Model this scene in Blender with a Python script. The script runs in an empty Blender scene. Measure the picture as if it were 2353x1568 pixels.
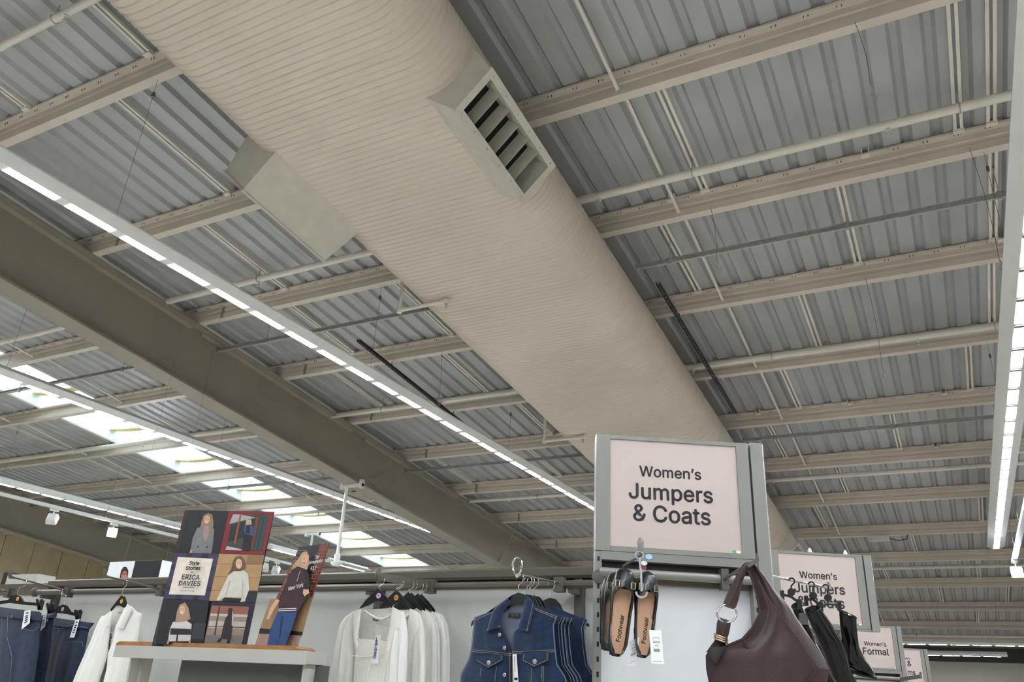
import bpy, math, random
import numpy as np
from mathutils import Vector, Matrix

random.seed(7)
scene = bpy.context.scene
COL = scene.collection

# ------------------------------------------------------------------ camera
IMG_W, IMG_H = 2353.0, 1568.0
F_PX = 1837.2
YAW, PIT, ROLL = -0.5061, 0.4246, 0.0584
CAM = np.array([0.0, 0.0, 1.6])
_fwd = np.array([math.sin(YAW) * math.cos(PIT), math.cos(YAW) * math.cos(PIT), math.sin(PIT)])
_r0 = np.array([math.cos(YAW), -math.sin(YAW), 0.0])
_u0 = np.cross(_r0, _fwd)
_right = math.cos(ROLL) * _r0 + math.sin(ROLL) * _u0
_up = -math.sin(ROLL) * _r0 + math.cos(ROLL) * _u0
cam_data = bpy.data.cameras.new('camera')
cam_data.sensor_width = 36.0
cam_data.lens = F_PX / IMG_W * 36.0
cam_data.clip_start = 0.05
cam_data.clip_end = 200.0
cam = bpy.data.objects.new('camera', cam_data)
COL.objects.link(cam)
cam.matrix_world = Matrix([[_right[i], _up[i], -_fwd[i], CAM[i]] for i in range(3)] + [[0, 0, 0, 1]])
scene.camera = cam

# ------------------------------------------------------------------ light and exposure
world = bpy.data.worlds.new('overcast_sky')
scene.world = world
world.use_nodes = True
_bg = world.node_tree.nodes['Background']
_bg.inputs[0].default_value = (0.90, 0.97, 1.0, 1)
_bg.inputs[1].default_value = 0.9
LED_STRENGTH = 36.0
scene.view_settings.view_transform = 'Standard'
scene.view_settings.look = 'None'
scene.view_settings.exposure = 1.78
scene.view_settings.gamma = 1.0
scene.view_settings.use_curve_mapping = False
try:
    scene.cycles.use_denoising = True
    scene.cycles.max_bounces = 5
    scene.cycles.diffuse_bounces = 3
    scene.cycles.use_adaptive_sampling = True
    scene.cycles.adaptive_threshold = 0.05
    scene.cycles.sample_clamp_indirect = 6.0
except Exception:
    pass

# ------------------------------------------------------------------ pixel -> ray helpers
def ray(px, py):
    d = _fwd + (px - IMG_W / 2) / F_PX * _right - (py - IMG_H / 2) / F_PX * _up
    return d / np.linalg.norm(d)
def on_axis(px, py, ax, val):
    d = ray(px, py)
    return CAM + d * (val - CAM[ax]) / d[ax]
def on_plane(px, py, p0, n):
    d = ray(px, py)
    return CAM + d * np.dot(np.asarray(p0) - CAM, n) / np.dot(d, n)
def at_depth(px, py, dep):
    d = ray(px, py)
    return CAM + d * dep / np.dot(d, _fwd)
TP = math.tan(0.1005)
Y0R, Z0R = 3.4938, 6.6924
def roofz(y, off=0.0):
    return Z0R - (y - Y0R) * TP + off
def on_roof(px, py, off=0.0):
    d = ray(px, py)
    t = (Z0R + off + Y0R * TP - CAM[2]) / (d[2] + d[1] * TP)
    return CAM + t * d

# ------------------------------------------------------------------ materials
def lin(c):
    return tuple(((v / 255.0) / 12.92 if v / 255.0 <= 0.04045 else ((v / 255.0 + 0.055) / 1.055) ** 2.4) for v in c)
def mat(name, rgb, rough=0.5, metal=0.0, var=0.06, scale=8.0, bump=0.0, bscale=60.0, rgb2=None, spec=0.5, coat=0.0, sheen=0.0):
    m = bpy.data.materials.new(name)
    m.use_nodes = True
    nt = m.node_tree
    b = nt.nodes['Principled BSDF']
    c = lin(rgb)
    tc = nt.nodes.new('ShaderNodeTexCoord')
    ns = nt.nodes.new('ShaderNodeTexNoise')
    ns.inputs['Scale'].default_value = scale
    ns.inputs['Detail'].default_value = 4
    nt.links.new(tc.outputs['Object'], ns.inputs['Vector'])
    rp = nt.nodes.new('ShaderNodeValToRGB')
    rp.color_ramp.elements[0].position = 0.3
    rp.color_ramp.elements[1].position = 0.7
    c2 = lin(rgb2) if rgb2 else tuple(v * (1 - 2 * var) for v in c)
    rp.color_ramp.elements[0].color = (*c2, 1)
    rp.color_ramp.elements[1].color = (*(min(1, v * (1 + var)) for v in c), 1)
    nt.links.new(ns.outputs['Fac'], rp.inputs['Fac'])
    nt.links.new(rp.outputs['Color'], b.inputs['Base Color'])
    b.inputs['Roughness'].default_value = rough
    b.inputs['Metallic'].default_value = metal
    b.inputs['Specular IOR Level'].default_value = spec
    if coat: b.inputs['Coat Weight'].default_value = coat
    if sheen: b.inputs['Sheen Weight'].default_value = sheen
    if bump:
        n2 = nt.nodes.new('ShaderNodeTexNoise')
        n2.inputs['Scale'].default_value = bscale
        n2.inputs['Detail'].default_value = 3
        nt.links.new(tc.outputs['Object'], n2.inputs['Vector'])
        bp = nt.nodes.new('ShaderNodeBump')
        bp.inputs['Strength'].default_value = bump
        bp.inputs['Distance'].default_value = 0.01
        nt.links.new(n2.outputs['Fac'], bp.inputs['Height'])
        nt.links.new(bp.outputs['Normal'], b.inputs['Normal'])
    return m
def emit(name, rgb, strength):
    m = bpy.data.materials.new(name)
    m.use_nodes = True
    nt = m.node_tree
    nt.nodes.remove(nt.nodes['Principled BSDF'])
    e = nt.nodes.new('ShaderNodeEmission')
    e.inputs[0].default_value = (*lin(rgb), 1)
    e.inputs[1].default_value = strength
    nt.links.new(e.outputs[0], nt.nodes['Material Output'].inputs[0])
    return m
M = {}
M['floor'] = mat('floor_vinyl', (192, 188, 180), 0.35, var=0.05, scale=3)
M['floorwood'] = mat('grey_wood_floor', (162, 155, 146), 0.4, var=0.12, scale=5)  # colour of the unseen floor zone added to weaken bounce light
M['deck'] = mat('galvanised_roof_deck', (182, 183, 183), 0.42, metal=0.25, var=0.05, scale=1.3, bump=0.04, bscale=8)
M['purlin'] = mat('beige_painted_steel', (220, 209, 197), 0.45, var=0.04, scale=2.5)
M['duct'] = mat('cream_painted_spiral_duct', (222, 211, 199), 0.38, var=0.05, scale=0.9, rgb2=(212, 202, 189))
M['outlet'] = mat('cream_painted_outlet', (212, 205, 194), 0.5, var=0.03)
M['outlet_in'] = mat('dark_duct_interior', (30, 30, 30), 0.9)  # near-black colour stands in for shade inside the duct
M['white_steel'] = mat('white_enamelled_steel', (226, 226, 224), 0.35, var=0.02)
M['pipe'] = mat('cream_painted_pipe', (234, 227, 216), 0.4, var=0.03)
M['galv'] = mat('galvanised_channel', (186, 186, 182), 0.4, metal=0.2, var=0.1, scale=20)
M['darkgalv'] = mat('dark_slotted_channel', (70, 76, 80), 0.4, metal=0.7, var=0.2, scale=30)
M['ledgap'] = mat('grey_lens_divider', (110, 110, 108), 0.5)
M['wire'] = mat('steel_wire', (130, 126, 120), 0.4, metal=0.6)
M['screw'] = mat('dark_screw', (40, 38, 36), 0.6)
M['rafter'] = mat('beige_rafter_paint', (158, 149, 136), 0.5, var=0.03, scale=1.5)
M['wall'] = mat('wall_paint', (206, 202, 190), 0.7, var=0.03, scale=0.8)
M['wallcream'] = mat('cream_wall_panel', (232, 214, 172), 0.6, var=0.05, scale=1.5)
M['dark'] = mat('dark_fascia', (66, 64, 58), 0.6)
M['black'] = mat('black_plastic', (16, 16, 17), 0.4, var=0.1)
M['reveal'] = mat('rooflight_reveal_white', (235, 240, 238), 0.5, var=0.02)
M['glazbar'] = mat('yellowed_glazing_bar', (226, 210, 158), 0.5, var=0.1)
M['led'] = emit('led_panel', (242, 250, 255), LED_STRENGTH)
M['spot'] = emit('spot_lens', (226, 232, 255), 90.0)
m = bpy.data.materials.new('rooflight_pane'); m.use_nodes = True
_nt = m.node_tree; _nt.nodes.remove(_nt.nodes['Principled BSDF'])
_t = _nt.nodes.new('ShaderNodeBsdfTransparent'); _t.inputs[0].default_value = (0.9, 0.95, 0.95, 1)
_d = _nt.nodes.new('ShaderNodeBsdfTranslucent'); _d.inputs[0].default_value = (0.9, 0.95, 0.95, 1)
_mx = _nt.nodes.new('ShaderNodeMixShader'); _mx.inputs[0].default_value = 0.45
_nt.links.new(_t.outputs[0], _mx.inputs[1]); _nt.links.new(_d.outputs[0], _mx.inputs[2])
_nt.links.new(_mx.outputs[0], _nt.nodes['Material Output'].inputs[0])
M['pane'] = m

# ------------------------------------------------------------------ mesh helpers
A3 = lambda p: np.array(p, float)
class MB:
    def __init__(s): s.v = []; s.f = []
    def add(s, vs, fs):
        b = len(s.v)
        s.v += [tuple(map(float, v)) for v in vs]
        s.f += [tuple(b + i for i in f) for f in fs]
        return s
    def obox(s, o, a, b, c):
        o, a, b, c = map(A3, (o, a, b, c))
        vs = [o, o + a, o + a + b, o + b, o + c, o + a + c, o + a + b + c, o + b + c]
        fs = [(0, 3, 2, 1), (4, 5, 6, 7), (0, 1, 5, 4), (1, 2, 6, 5), (2, 3, 7, 6), (3, 0, 4, 7)]
        if np.dot(np.cross(a, b), c) < 0: fs = [f[::-1] for f in fs]
        return s.add(vs, fs)
    def box(s, x0, x1, y0, y1, z0, z1):
        return s.obox((x0, y0, z0), (x1 - x0, 0, 0), (0, y1 - y0, 0), (0, 0, z1 - z0))
    def beam(s, p, q, w, h, up=(0, 0, 1)):
        p, q, up = A3(p), A3(q), A3(up)
        d = q - p; dn = d / np.linalg.norm(d)
        a = np.cross(dn, up); a /= np.linalg.norm(a); b = np.cross(a, dn)
        return s.obox(p - a * w / 2 - b * h / 2, d, a * w, b * h)
    def loft(s, rings, closed=True, caps=True):
        b = len(s.v); n = len(rings[0])
        for r in rings: s.v += [tuple(map(float, p)) for p in r]
        for i in range(len(rings) - 1):
            for j in range(n if closed else n - 1):
                k = (j + 1) % n
                s.f.append((b + i * n + j, b + i * n + k, b + (i + 1) * n + k, b + (i + 1) * n + j))
        if caps and closed:
            s.f.append(tuple(b + j for j in range(n))[::-1])
            e = b + (len(rings) - 1) * n
            s.f.append(tuple(e + j for j in range(n)))
        return s
    def prism(s, prof, ext):
        e = A3(ext)
        return s.loft([[A3(p) for p in prof], [A3(p) + e for p in prof]])
    def tube(s, pts, r, n=8, caps=True, loop=False, ry=None, up=None):
        pts = [A3(p) for p in pts]; m = len(pts)
        rr = r if isinstance(r, (list, tuple)) else [r] * m
        T = []
        for i in range(m):
            if loop: d = pts[(i + 1) % m] - pts[i - 1]
            else: d = pts[min(i + 1, m - 1)] - pts[max(i - 1, 0)]
            T.append(d / (np.linalg.norm(d) + 1e-12))
        ref = A3(up) if up is not None else (A3((0, 0, 1)) if abs(T[0][2]) < 0.9 else A3((1, 0, 0)))
        a = np.cross(T[0], ref); a /= np.linalg.norm(a)
        rings = []
        for i in range(m):
            a = a - T[i] * np.dot(a, T[i]); a /= np.linalg.norm(a)
            b = np.cross(T[i], a)
            q = (ry[i] if isinstance(ry, (list, tuple)) else ry) if ry is not None else rr[i]
            rings.append([pts[i] + a * rr[i] * math.cos(2 * math.pi * k / n) + b * q * math.sin(2 * math.pi * k / n) for k in range(n)])
        if loop: rings.append(rings[0]); caps = False
        return s.loft(rings, True, caps)
    def lathe(s, o, ax, prof, n=16):
        o, ax = A3(o), A3(ax); ax /= np.linalg.norm(ax)
        ref = A3((0, 0, 1)) if abs(ax[2]) < 0.9 else A3((1, 0, 0))
        a = np.cross(ax, ref); a /= np.linalg.norm(a); b = np.cross(ax, a)
        return s.loft([[o + ax * h + (a * math.cos(2 * math.pi * k / n) + b * math.sin(2 * math.pi * k / n)) * max(r, 1e-4) for k in range(n)] for r, h in prof])
    def sheet(s, rows, thick=None):
        """open grid of points; with thick (a vector) a closed slab"""
        b = len(s.v); n = len(rows[0]); m_ = len(rows)
        for r in rows: s.v += [tuple(map(float, p)) for p in r]
        for i in range(m_ - 1):
            for j in range(n - 1):
                s.f.append((b + i * n + j, b + i * n + j + 1, b + (i + 1) * n + j + 1, b + (i + 1) * n + j))
        if thick is not None:
            t = A3(thick); c = len(s.v)
            for r in rows: s.v += [tuple(map(float, A3(p) + t)) for p in r]
            for i in range(m_ - 1):
                for j in range(n - 1):
                    s.f.append((c + i * n + j, c + (i + 1) * n + j, c + (i + 1) * n + j + 1, c + i * n + j + 1))
            bd = [(0, j) for j in range(n)] + [(i, n - 1) for i in range(1, m_)] + [(m_ - 1, j) for j in range(n - 2, -1, -1)] + [(i, 0) for i in range(m_ - 2, 0, -1)]
            for q in range(len(bd)):
                (i, j), (k, l) = bd[q], bd[(q + 1) % len(bd)]
                s.f.append((b + i * n + j, c + i * n + j, c + k * n + l, b + k * n + l))
        return s

WLOC = {}
def tag(o, label=None, cat=None, group=None, kind=None):
    if label: o['label'] = label
    if cat: o['category'] = cat
    if group: o['group'] = group
    if kind: o['kind'] = kind
    return o
def attach(o, loc, parent):
    WLOC[o.name] = Vector(loc)
    o.location = loc
    if parent is not None:
        o.parent = parent
        o.matrix_parent_inverse = Matrix.Translation(-WLOC[parent.name])
def thing(name, loc, label, cat, group=None, kind=None):
    o = bpy.data.objects.new(name, None)
    o.empty_display_size = 0.1
    COL.objects.link(o)
    attach(o, loc, None)
    return tag(o, label, cat, group, kind)
def mk(name, mb, material, parent=None, smooth=None, label=None, cat=None, group=None, kind=None):
    v = np.array(mb.v)
    lo, hi = v.min(0), v.max(0)
    c = np.array([(lo[0] + hi[0]) / 2, (lo[1] + hi[1]) / 2, lo[2]])
    me = bpy.data.meshes.new(name)
    me.from_pydata([tuple(p) for p in (v - c)], [], mb.f)
    if isinstance(material, str): material = M[material]
    me.materials.append(material)
    if smooth is not None:
        me.polygons.foreach_set('use_smooth', [True] * len(me.polygons))
        me.set_sharp_from_angle(angle=math.radians(smooth))
    me.update()
    o = bpy.data.objects.new(name, me)
    COL.objects.link(o)
    attach(o, Vector(c), parent)
    return tag(o, label, cat, group, kind)
def dup(o, off, parent=None, label=None):
    c = o.copy()
    COL.objects.link(c)
    c.parent = None
    attach(c, WLOC[o.name] + Vector(off), parent)
    if label: c['label'] = label
    return c
def dup_tree(o, off, parent=None, label=None):
    c = dup(o, off, parent, label)
    for ch in list(o.children):
        dup_tree(ch, off, c)
    return c
# ================================================================== room shell
X_L, X_R, Y_B, Y_F = -26.0, 9.0, -13.0, 31.4
fl = mk('floor', MB().box(X_L, X_R, Y_B, Y_F, -0.1, 0.0), 'floor', kind='structure')
mk('wood_floor_area', MB().box(-8.0, X_R - .02, 5.6, Y_F - .02, -.001, .004), 'floorwood', fl)  # unseen darker zone, added so less light bounces onto the far roof
DECK = 0.20
# --- corrugated roof: 1 m sheets of four ribs
ceil = thing('ceiling', (0, 0, roofz(0, DECK)), None, None, kind='structure')
def sheet_profile(w):
    pr = []; n = round(w / 0.25)
    for k in range(n):
        x = k * 0.25
        pr += [(x, 0), (x + 0.085, 0), (x + 0.115, 0.042), (x + 0.165, 0.042), (x + 0.195, 0)]
    pr.append((n * 0.25 + 0.012, 0))
    return pr
def roof_strip(w, y0, y1):
    mb = MB(); pr = sheet_profile(w)
    rows = [[(x, y, roofz(y, DECK + z)) for x, z in pr] for y in (y0, y1)]
    mb.sheet(rows, (0, 0, 0.004))
    return mb
RL0, RL1 = -15.30, -13.65          # rooflight strip
x = RL1; first = None
while x < X_R - 0.01:
    if first is None:
        mb = roof_strip(1.0, Y_B, Y_F); mb.v = [(a + x, b, c) for a, b, c in mb.v]
        first = mk('roof_sheet', mb, 'deck', ceil); fx = x
    else: dup(first, (x - fx, 0, 0.0015 * (round(x - fx) % 2)), ceil)
    x += 1.0
x = RL0 - 1.0
while x > X_L - 1.0:
    dup(first, (x - fx, 0, 0.0015 * (round(fx - x) % 2)), ceil); x -= 1.0
for (a, b) in ((Y_B, 2.0), (27.9, Y_F)):   # deck closing the strip before and after the rooflights
    mb = roof_strip(1.75, a, b); mb.v = [(p + RL0 - 0.03, q, r) for p, q, r in mb.v]
    mk('roof_sheet', mb, 'deck', ceil)
# insulation board above deck so the sky only enters by the rooflights
mb = MB()
for x0, x1, y0, y1 in ((X_L - 0.5, RL0 - 0.04, Y_B - .3, Y_F + .3), (RL1 + 0.04, X_R + 0.5, Y_B - .3, Y_F + .3), (RL0 - .04, RL1 + .04, Y_B - .3, 2.0), (RL0 - .04, RL1 + .04, 27.9, Y_F + .3)):
    mb.loft([[(x0, y, roofz(y, 0.26)), (x1, y, roofz(y, 0.26)), (x1, y, roofz(y, 0.30)), (x0, y, roofz(y, 0.30))] for y in (y0, y1)])
mk('roof_board', mb, 'wall', ceil)

PY = [Y0R - 2 * 1.791 * 1, Y0R - 1.791, Y0R] + [Y0R + 1.791 * k for k in range(1, 6)] + [14.41, 16.39, 18.49, 20.51, 22.87, 25.40, 27.80, 30.2]
PY = PY[1:]
ORD = ['first', 'second', 'third', 'fourth', 'fifth', 'sixth', 'seventh', 'eighth', 'ninth', 'tenth', 'eleventh', 'twelfth', 'thirteenth', 'fourteenth', 'fifteenth']

# --- rooflights (window strip): reveals, panes, glazing bars
UP = 0.27
k = 0
for i in range(len(PY) - 1):
    y0, y1 = PY[i], PY[i + 1]
    if y0 < 1.5 or y1 > 28.0: continue
    k += 1
    w = thing('window_%d' % k, (RL0, y0, roofz(y0, DECK)), None, None, kind='structure')
    zt = lambda y, o=0.0: roofz(y, DECK + UP + o)
    zb = lambda y: roofz(y, DECK - 0.01)
    ym = (y0 + y1) / 2
    for xs, th in ((RL0, -0.02), (RL1, 0.02)):
        for a, b in ((y0 - 0.02, ym - 0.004), (ym + 0.004, y1 - 0.02)):      # two lining boards a side
            mb = MB()
            mb.loft([[(xs, y, zb(y)), (xs + th, y, zb(y)), (xs + th, y, zt(y)), (xs, y, zt(y))] for y in (a, b)])
            mk('reveal_board', mb, 'reveal', w)
    mb = MB()
    mb.loft([[(RL0 - .03, y, zt(y)), (RL1 + .03, y, zt(y)), (RL1 + .03, y, zt(y, .012)), (RL0 - .03, y, zt(y, .012))] for y in (y0, y1 - .01)])
    mk('pane', mb, 'pane', w)
    ye = y1 - 0.30                                                          # arched bar across the far end
    pts = [(RL0 + (RL1 - RL0) * t, ye, zt(ye, -0.10 - 0.06 * math.cos(math.pi * (t - .5)) + .05)) for t in np.linspace(0, 1, 9)]
    mb = MB(); mb.sheet([[(p[0], p[1] - .08, p[2]) for p in pts], [(p[0], p[1] + .08, p[2]) for p in pts]], (0, 0, .03))
    mk('glazing_bar', mb, 'glazbar', w, smooth=40)

# --- outer walls
mk('wall_back', MB().box(X_L - .3, X_R + .2, Y_B - 0.2, Y_B, 0, 9.3), 'wall', kind='structure')
mk('wall_right', MB().box(X_R, X_R + 0.2, Y_B, Y_F, 0, 9.3), 'wall', kind='structure')
wf = mk('wall_far', MB().box(X_L - .3, X_R + .2, Y_F, Y_F + 0.2, 0, roofz(Y_F, 0.25)), 'wall', kind='structure')
mk('trim_1', MB().box(X_L, X_R, Y_F - 0.14, Y_F, 3.58, 4.0), 'dark', kind='structure', label='dark fascia band above the far wall')
wl = thing('wall_left', (X_L, 9, 0), None, None, kind='structure')
yy = Y_B
while yy < Y_F:
    if 6 < yy < 28:
        mb = MB(); qa, qb = on_axis(0, 1222, 0, X_L), on_axis(230, 1294, 0, X_L)
        tz = lambda y: float(qa[2] + (qb[2] - qa[2]) * (y - qa[1]) / (qb[1] - qa[1]))
        mb.loft([[(X_L - .1, y, 0), (X_L, y, 0), (X_L, y, tz(y)), (X_L - .1, y, tz(y))] for y in (yy + .012, yy + .988)])
        mk('wall_panel', mb, 'wallcream', wl)
    yy += 1.0
mk('wall_backing', MB().box(X_L - .3, X_L - .085, Y_B, Y_F, 0, 9.0), 'dark', wl)

# ================================================================== steel frame
def purlin_mesh(y):
    """Z section: bottom flange away from the camera, top flange towards it"""
    mb = MB(); t = 0.004
    z = lambda yy, o: roofz(yy, o)
    yw = y - 0.085
    pr = [(y, 0.022), (y, 0), (yw, 0), (yw, 0.075), (yw + .012, .087), (yw + .012, .118), (yw, .130), (yw, 0.190), (yw - .085, 0.190), (yw - .085, 0.168),
          (yw - .085 + t, 0.168), (yw - .085 + t, 0.186), (yw + t, 0.186), (yw + t, .130), (yw + .012 + t, .118), (yw + .012 + t, .087), (yw + t, .075), (yw + t, 0.004), (y - t, 0.004), (y - t, 0.022)]
    pr = [(a, roofz(a, b)) for a, b in pr]
    mb.loft([[(X_L + .02, a, b) for a, b in pr][::-1], [(X_R - .02, a, b) for a, b in pr][::-1]])
    return mb
purlins = []
for i, y in enumerate(PY):
    p = thing('purlin', (0, y - .085, roofz(y)), 'beige steel roof purlin, ' + (['just before', 'at the near edge of'][i] if i < 2 else ORD[i - 2] + ' beyond') + ' the louvred duct outlet', 'purlin', 'roof purlins')
    mk('zed_section', purlin_mesh(y), 'purlin', p, smooth=20)
    purlins.append(p)
    if y > 1 and y < 24:
        mb = MB()
        x = RL1 + 0.04 - 12.0
        while x < 3.0:
            if not (RL0 - .1 < x < RL1 + .05):
                for dx in (-.018, .018):
                    yy = y - .085 - .045
                    mb.lathe((x + dx, yy, roofz(yy, .186)), (0, 0, -1), [(.0035, 0), (.0035, .016), (.001, .02)], 5)
            x += 0.25
        mk('deck_screws', mb, 'screw', p, kind='stuff')

# --- portal rafters
def rafter(x, y0, y1, depth, fw, label):
    r = thing('roof_rafter', (x, y1, roofz(y1, -depth)), label, 'rafter')
    def bar(x0, x1, o0, o1):
        return MB().loft([[(x0, y, roofz(y, o0)), (x1, y, roofz(y, o0)), (x1, y, roofz(y, o1)), (x0, y, roofz(y, o1))] for y in (y0, y1)])
    mk('top_flange', bar(x - fw / 2, x + fw / 2, -.03, 0), 'rafter', r)
    mk('web', bar(x - .012, x + .012, -depth + .03, -.03), 'rafter', r)
    mk('bottom_flange', bar(x - fw / 2, x + fw / 2, -depth, -depth + .03), 'rafter', r)
    for y in (5.2, 9.0, 13.0, 16.4):
        mk('fillet', MB().loft([[(x + .012, yy, roofz(yy, -.03)), (x + .05, yy, roofz(yy, -.03)), (x + .012, yy, roofz(yy, -.068))] for yy in (y - 1.8, y + 1.8)]), 'rafter', r)
    return r
RX = -9.21
rafter(RX, Y_B, 23.0, 0.93, 0.33, 'deep beige steel rafter running beside the air duct')
rafter(-21.15, Y_B, 23.0, 0.93, 0.33, 'beige steel rafter in front of the cream panelled wall')
# fly braces from rafter to purlin
def brace(px, py, label):
    b = thing('rafter_brace', (RX + .1, py, roofz(py, -.9)), label, 'brace')
    mk('angle_bar', MB().beam((RX + .1, py, roofz(py, -.90)), (px, py + .05, roofz(py, .03)), .045, .012, up=(0, 1, 0)), 'rafter', b)
    mk('end_plate', MB().box(RX + .03, RX + .15, py - .05, py + .05, roofz(py, -.93), roofz(py, -.86)), 'rafter', b)
brace(-8.68, 16.39, 'slim diagonal brace from the deep rafter to a purlin')
# purlin sleeve plates over the rafter
for i, y in enumerate(PY):
    if 3 < y < 20:
        for s in (-1, 1):
            mb = MB().box(RX + s * .62 - .02, RX + s * .62 + .02, y - .094, y - .082, roofz(y, .01), roofz(y, .185))
            mk('sleeve_edge', mb, 'rafter', purlins[i])
        mb = MB().box(RX - .62, RX + .62, y - .0925, y - .084, roofz(y, .012), roofz(y, .072))
        mk('sleeve_plate', mb, 'purlin', purlins[i])

# ================================================================== spiral flat-oval duct
DXL, DXR, DR, DC = -4.545, -3.05, 0.375, -0.445
def duct_ring(y, bulge):
    R = DR + bulge; pts = []
    for k in range(15):
        a = -math.pi / 2 + math.pi * k / 14
        pts.append((DXR + R * math.cos(a), y, roofz(y, DC + R * math.sin(a))))
    for k in range(15):
        a = math.pi / 2 + math.pi * k / 14
        pts.append((DXL + R * math.cos(a), y, roofz(y, DC + R * math.sin(a))))
    return pts
DY0, DY1 = -6.0, 17.6
duct = thing('air_duct', (-3.8, 6, roofz(6, -.8)), 'wide cream painted spiral-wound air duct under the roof', 'duct')
rings = []; y = DY0; PW = 0.062; j = 0
while y < DY1:
    if y < 1.6:
        rings.append(duct_ring(y, 0)); y += 0.31; continue
    big = 1.12 if j % 7 == 0 else 1.0
    rings += [duct_ring(y, 0.0), duct_ring(y + PW * .72, 0.0), duct_ring(y + PW * .84, 0.009 * big), duct_ring(y + PW * .94, 0.009 * big)]
    y += PW; j += 1
mb = MB().loft(rings)
shell = mk('duct_shell', mb, 'duct', duct, smooth=32)
def outlet(side, cx, yA, yB, name_cx, reach):
    """angled supply outlet on the rounded flank, facing down and outwards"""
    n = A3((side * .7071, 0, -.7071)); t = A3((side * .7071, 0, .7071))
    P = lambda y, a, b: A3((cx, y, roofz(y, DC))) + n * a + t * b
    hw = 0.205
    mb = MB()
    o0, o1 = [], []
    ring = lambda a, h, ya, yb: [P(ya, a, -h), P(yb, a, -h), P(yb, a, h), P(ya, a, h)]
    mb.loft([ring(.20, .27, yA - .04, yB + .04), ring(.37, .25, yA - .03, yB + .03), ring(reach, hw, yA, yB)], caps=False)
    body = mk('outlet_hood', mb, 'outlet', duct)
    fr = 0.05
    mbf = MB()
    for (ya, yb, h0, h1) in ((yA - .012, yB + .012, -hw - .012, -hw + fr), (yA - .012, yB + .012, hw - fr, hw + .012)):
        mbf.obox(P(ya, reach, h0), P(yb, reach, h0) - P(ya, reach, h0), t * (h1 - h0), n * .018)
    for (ya, yb) in ((yA - .012, yA + fr), (yB - fr, yB + .012)):
        mbf.obox(P(ya, reach, -hw + fr), P(yb, reach, -hw + fr) - P(ya, reach, -hw + fr), t * (2 * hw - 2 * fr), n * .018)
    mk('outlet_frame', mbf, 'outlet', body)
    ms = MB()
    for q in range(6):
        yy = yA + .06 + (yB - yA - .12) * q / 5
        for h in (-hw + .02, hw - .02): ms.lathe(P(yy, reach + .018, h), n, [(.008, 0), (.008, .004), (.002, .006)], 6)
    mk('frame_rivets', ms, 'galv', body, kind='stuff')
    # throat walls, near-black sheet standing in for the shade inside, and blades
    mi = MB()
    mi.loft([ring(reach + .004, hw - fr, yA + fr, yB - fr), ring(.395, hw - fr, yA + fr, yB - fr)], caps=False)
    mk('outlet_throat', mi, 'outlet', body)
    mk('outlet_dark', MB().obox(P(yA + .02, .388, -hw), P(yB - .02, .388, -hw) - P(yA + .02, .388, -hw), t * 2 * hw, n * .004), 'outlet_in', body)
    for q in range(6):
        yy = yA + fr + .03 + (yB - yA - 2 * fr) * q / 6
        a = P(yy, reach - .035, -hw + fr); 
        e = P(yy - .012, reach - .16, -hw + fr)
        mk('louvre_blade', MB().obox(a, e - a, t * (2 * hw - 2 * fr), (0, .006, 0.004)), 'outlet', body)
outlet(1, DXR, 3.93, 5.06, 0, 0.575)
outlet(-1, DXL - .08, 3.97, 5.09, 0, 0.70)
outlet(1, DXR, 16.3, 17.3, 0, 0.575)
# ================================================================== roof services
def pipe_run(y, off, x0, x1, r, heads, label, group='sprinkler pipes', clips=()):
    z = roofz(y, off)
    p = thing('sprinkler_pipe', ((x0 + x1) / 2, y, z - r), label, 'pipe', group)
    mk('pipe', MB().tube([(x0, y, z), (x1, y, z)], r, 12), 'pipe', p, smooth=40)
    for hx in heads:
        mb = MB().lathe((hx, y, z - r + .006), (0, 0, -1), [(.02, 0), (.02, .02), (.012, .024), (.012, .045)], 10)
        h = mk('sprinkler_head', mb, 'pipe', p, smooth=40)
        mb = MB().lathe((hx, y, z - r - .062), (0, 0, -1), [(.022, 0), (.022, .003)], 10)
        mb.tube([(hx - .012, y, z - r - .036), (hx - .012, y, z - r - .062)], .003, 5).tube([(hx + .012, y, z - r - .036), (hx + .012, y, z - r - .062)], .003, 5)
        mk('deflector', mb, 'galv', h)
    for cx in clips:
        mb = MB().tube([(cx, y + (r + .004) * math.cos(a), z + (r + .004) * math.sin(a)) for a in np.linspace(0, 2 * math.pi, 14)[:-1]], .006, 5, loop=True)
        mb.tube([(cx, y, z + r), (cx, y, roofz(y, DECK) + .002)], .006, 6)
        mk('pipe_hanger', mb, 'galv', p)
    return p
def xr(px, py, off=0.0): return float(on_roof(px, py, off)[0])
SP = 'cream sprinkler pipe crossing under the roof deck, '
pipe_run(float(on_roof(60, 78, .04)[1]), .04, X_L + .1, X_R - .1, .036, [xr(150, 35)], SP + 'before the first rafter purlin', clips=(-6.2, -1.2))
pipe_run(6.42, 0.02, X_L + .1, X_R - .1, .043, [xr(1383, 462), xr(2040, 298), xr(617, 660), -16.6], SP + 'level with the big louvred outlet', clips=(-13.1, 0.66, -7.36, -1.65))
pipe_run(10.22, -.008, X_L + .1, X_R - .1, .043, [xr(1605, 862), xr(2110, 785), xr(904, 951), -16.2, -14.0], SP + 'behind the dark slotted channels', clips=(.91, -8.1, -1.68))
pipe_run(14.86, 0.02, X_L + .1, X_R - .1, .043, [xr(1783, 1117), xr(2168, 1090), xr(1180, 1155), -13.3], SP + 'past the end of the dark slotted channels', clips=(.64, -7.4))
pipe_run(20.93, -.01, X_L + .1, X_R - .1, .043, [xr(2198, 1309), -4.3], SP + 'beyond the end of the duct', clips=(.5,))
pipe_run(28.6, -.03, X_L + .1, X_R - .1, .045, [xr(2222, 1464), -1.3], SP + 'closest to the far wall')
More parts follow.
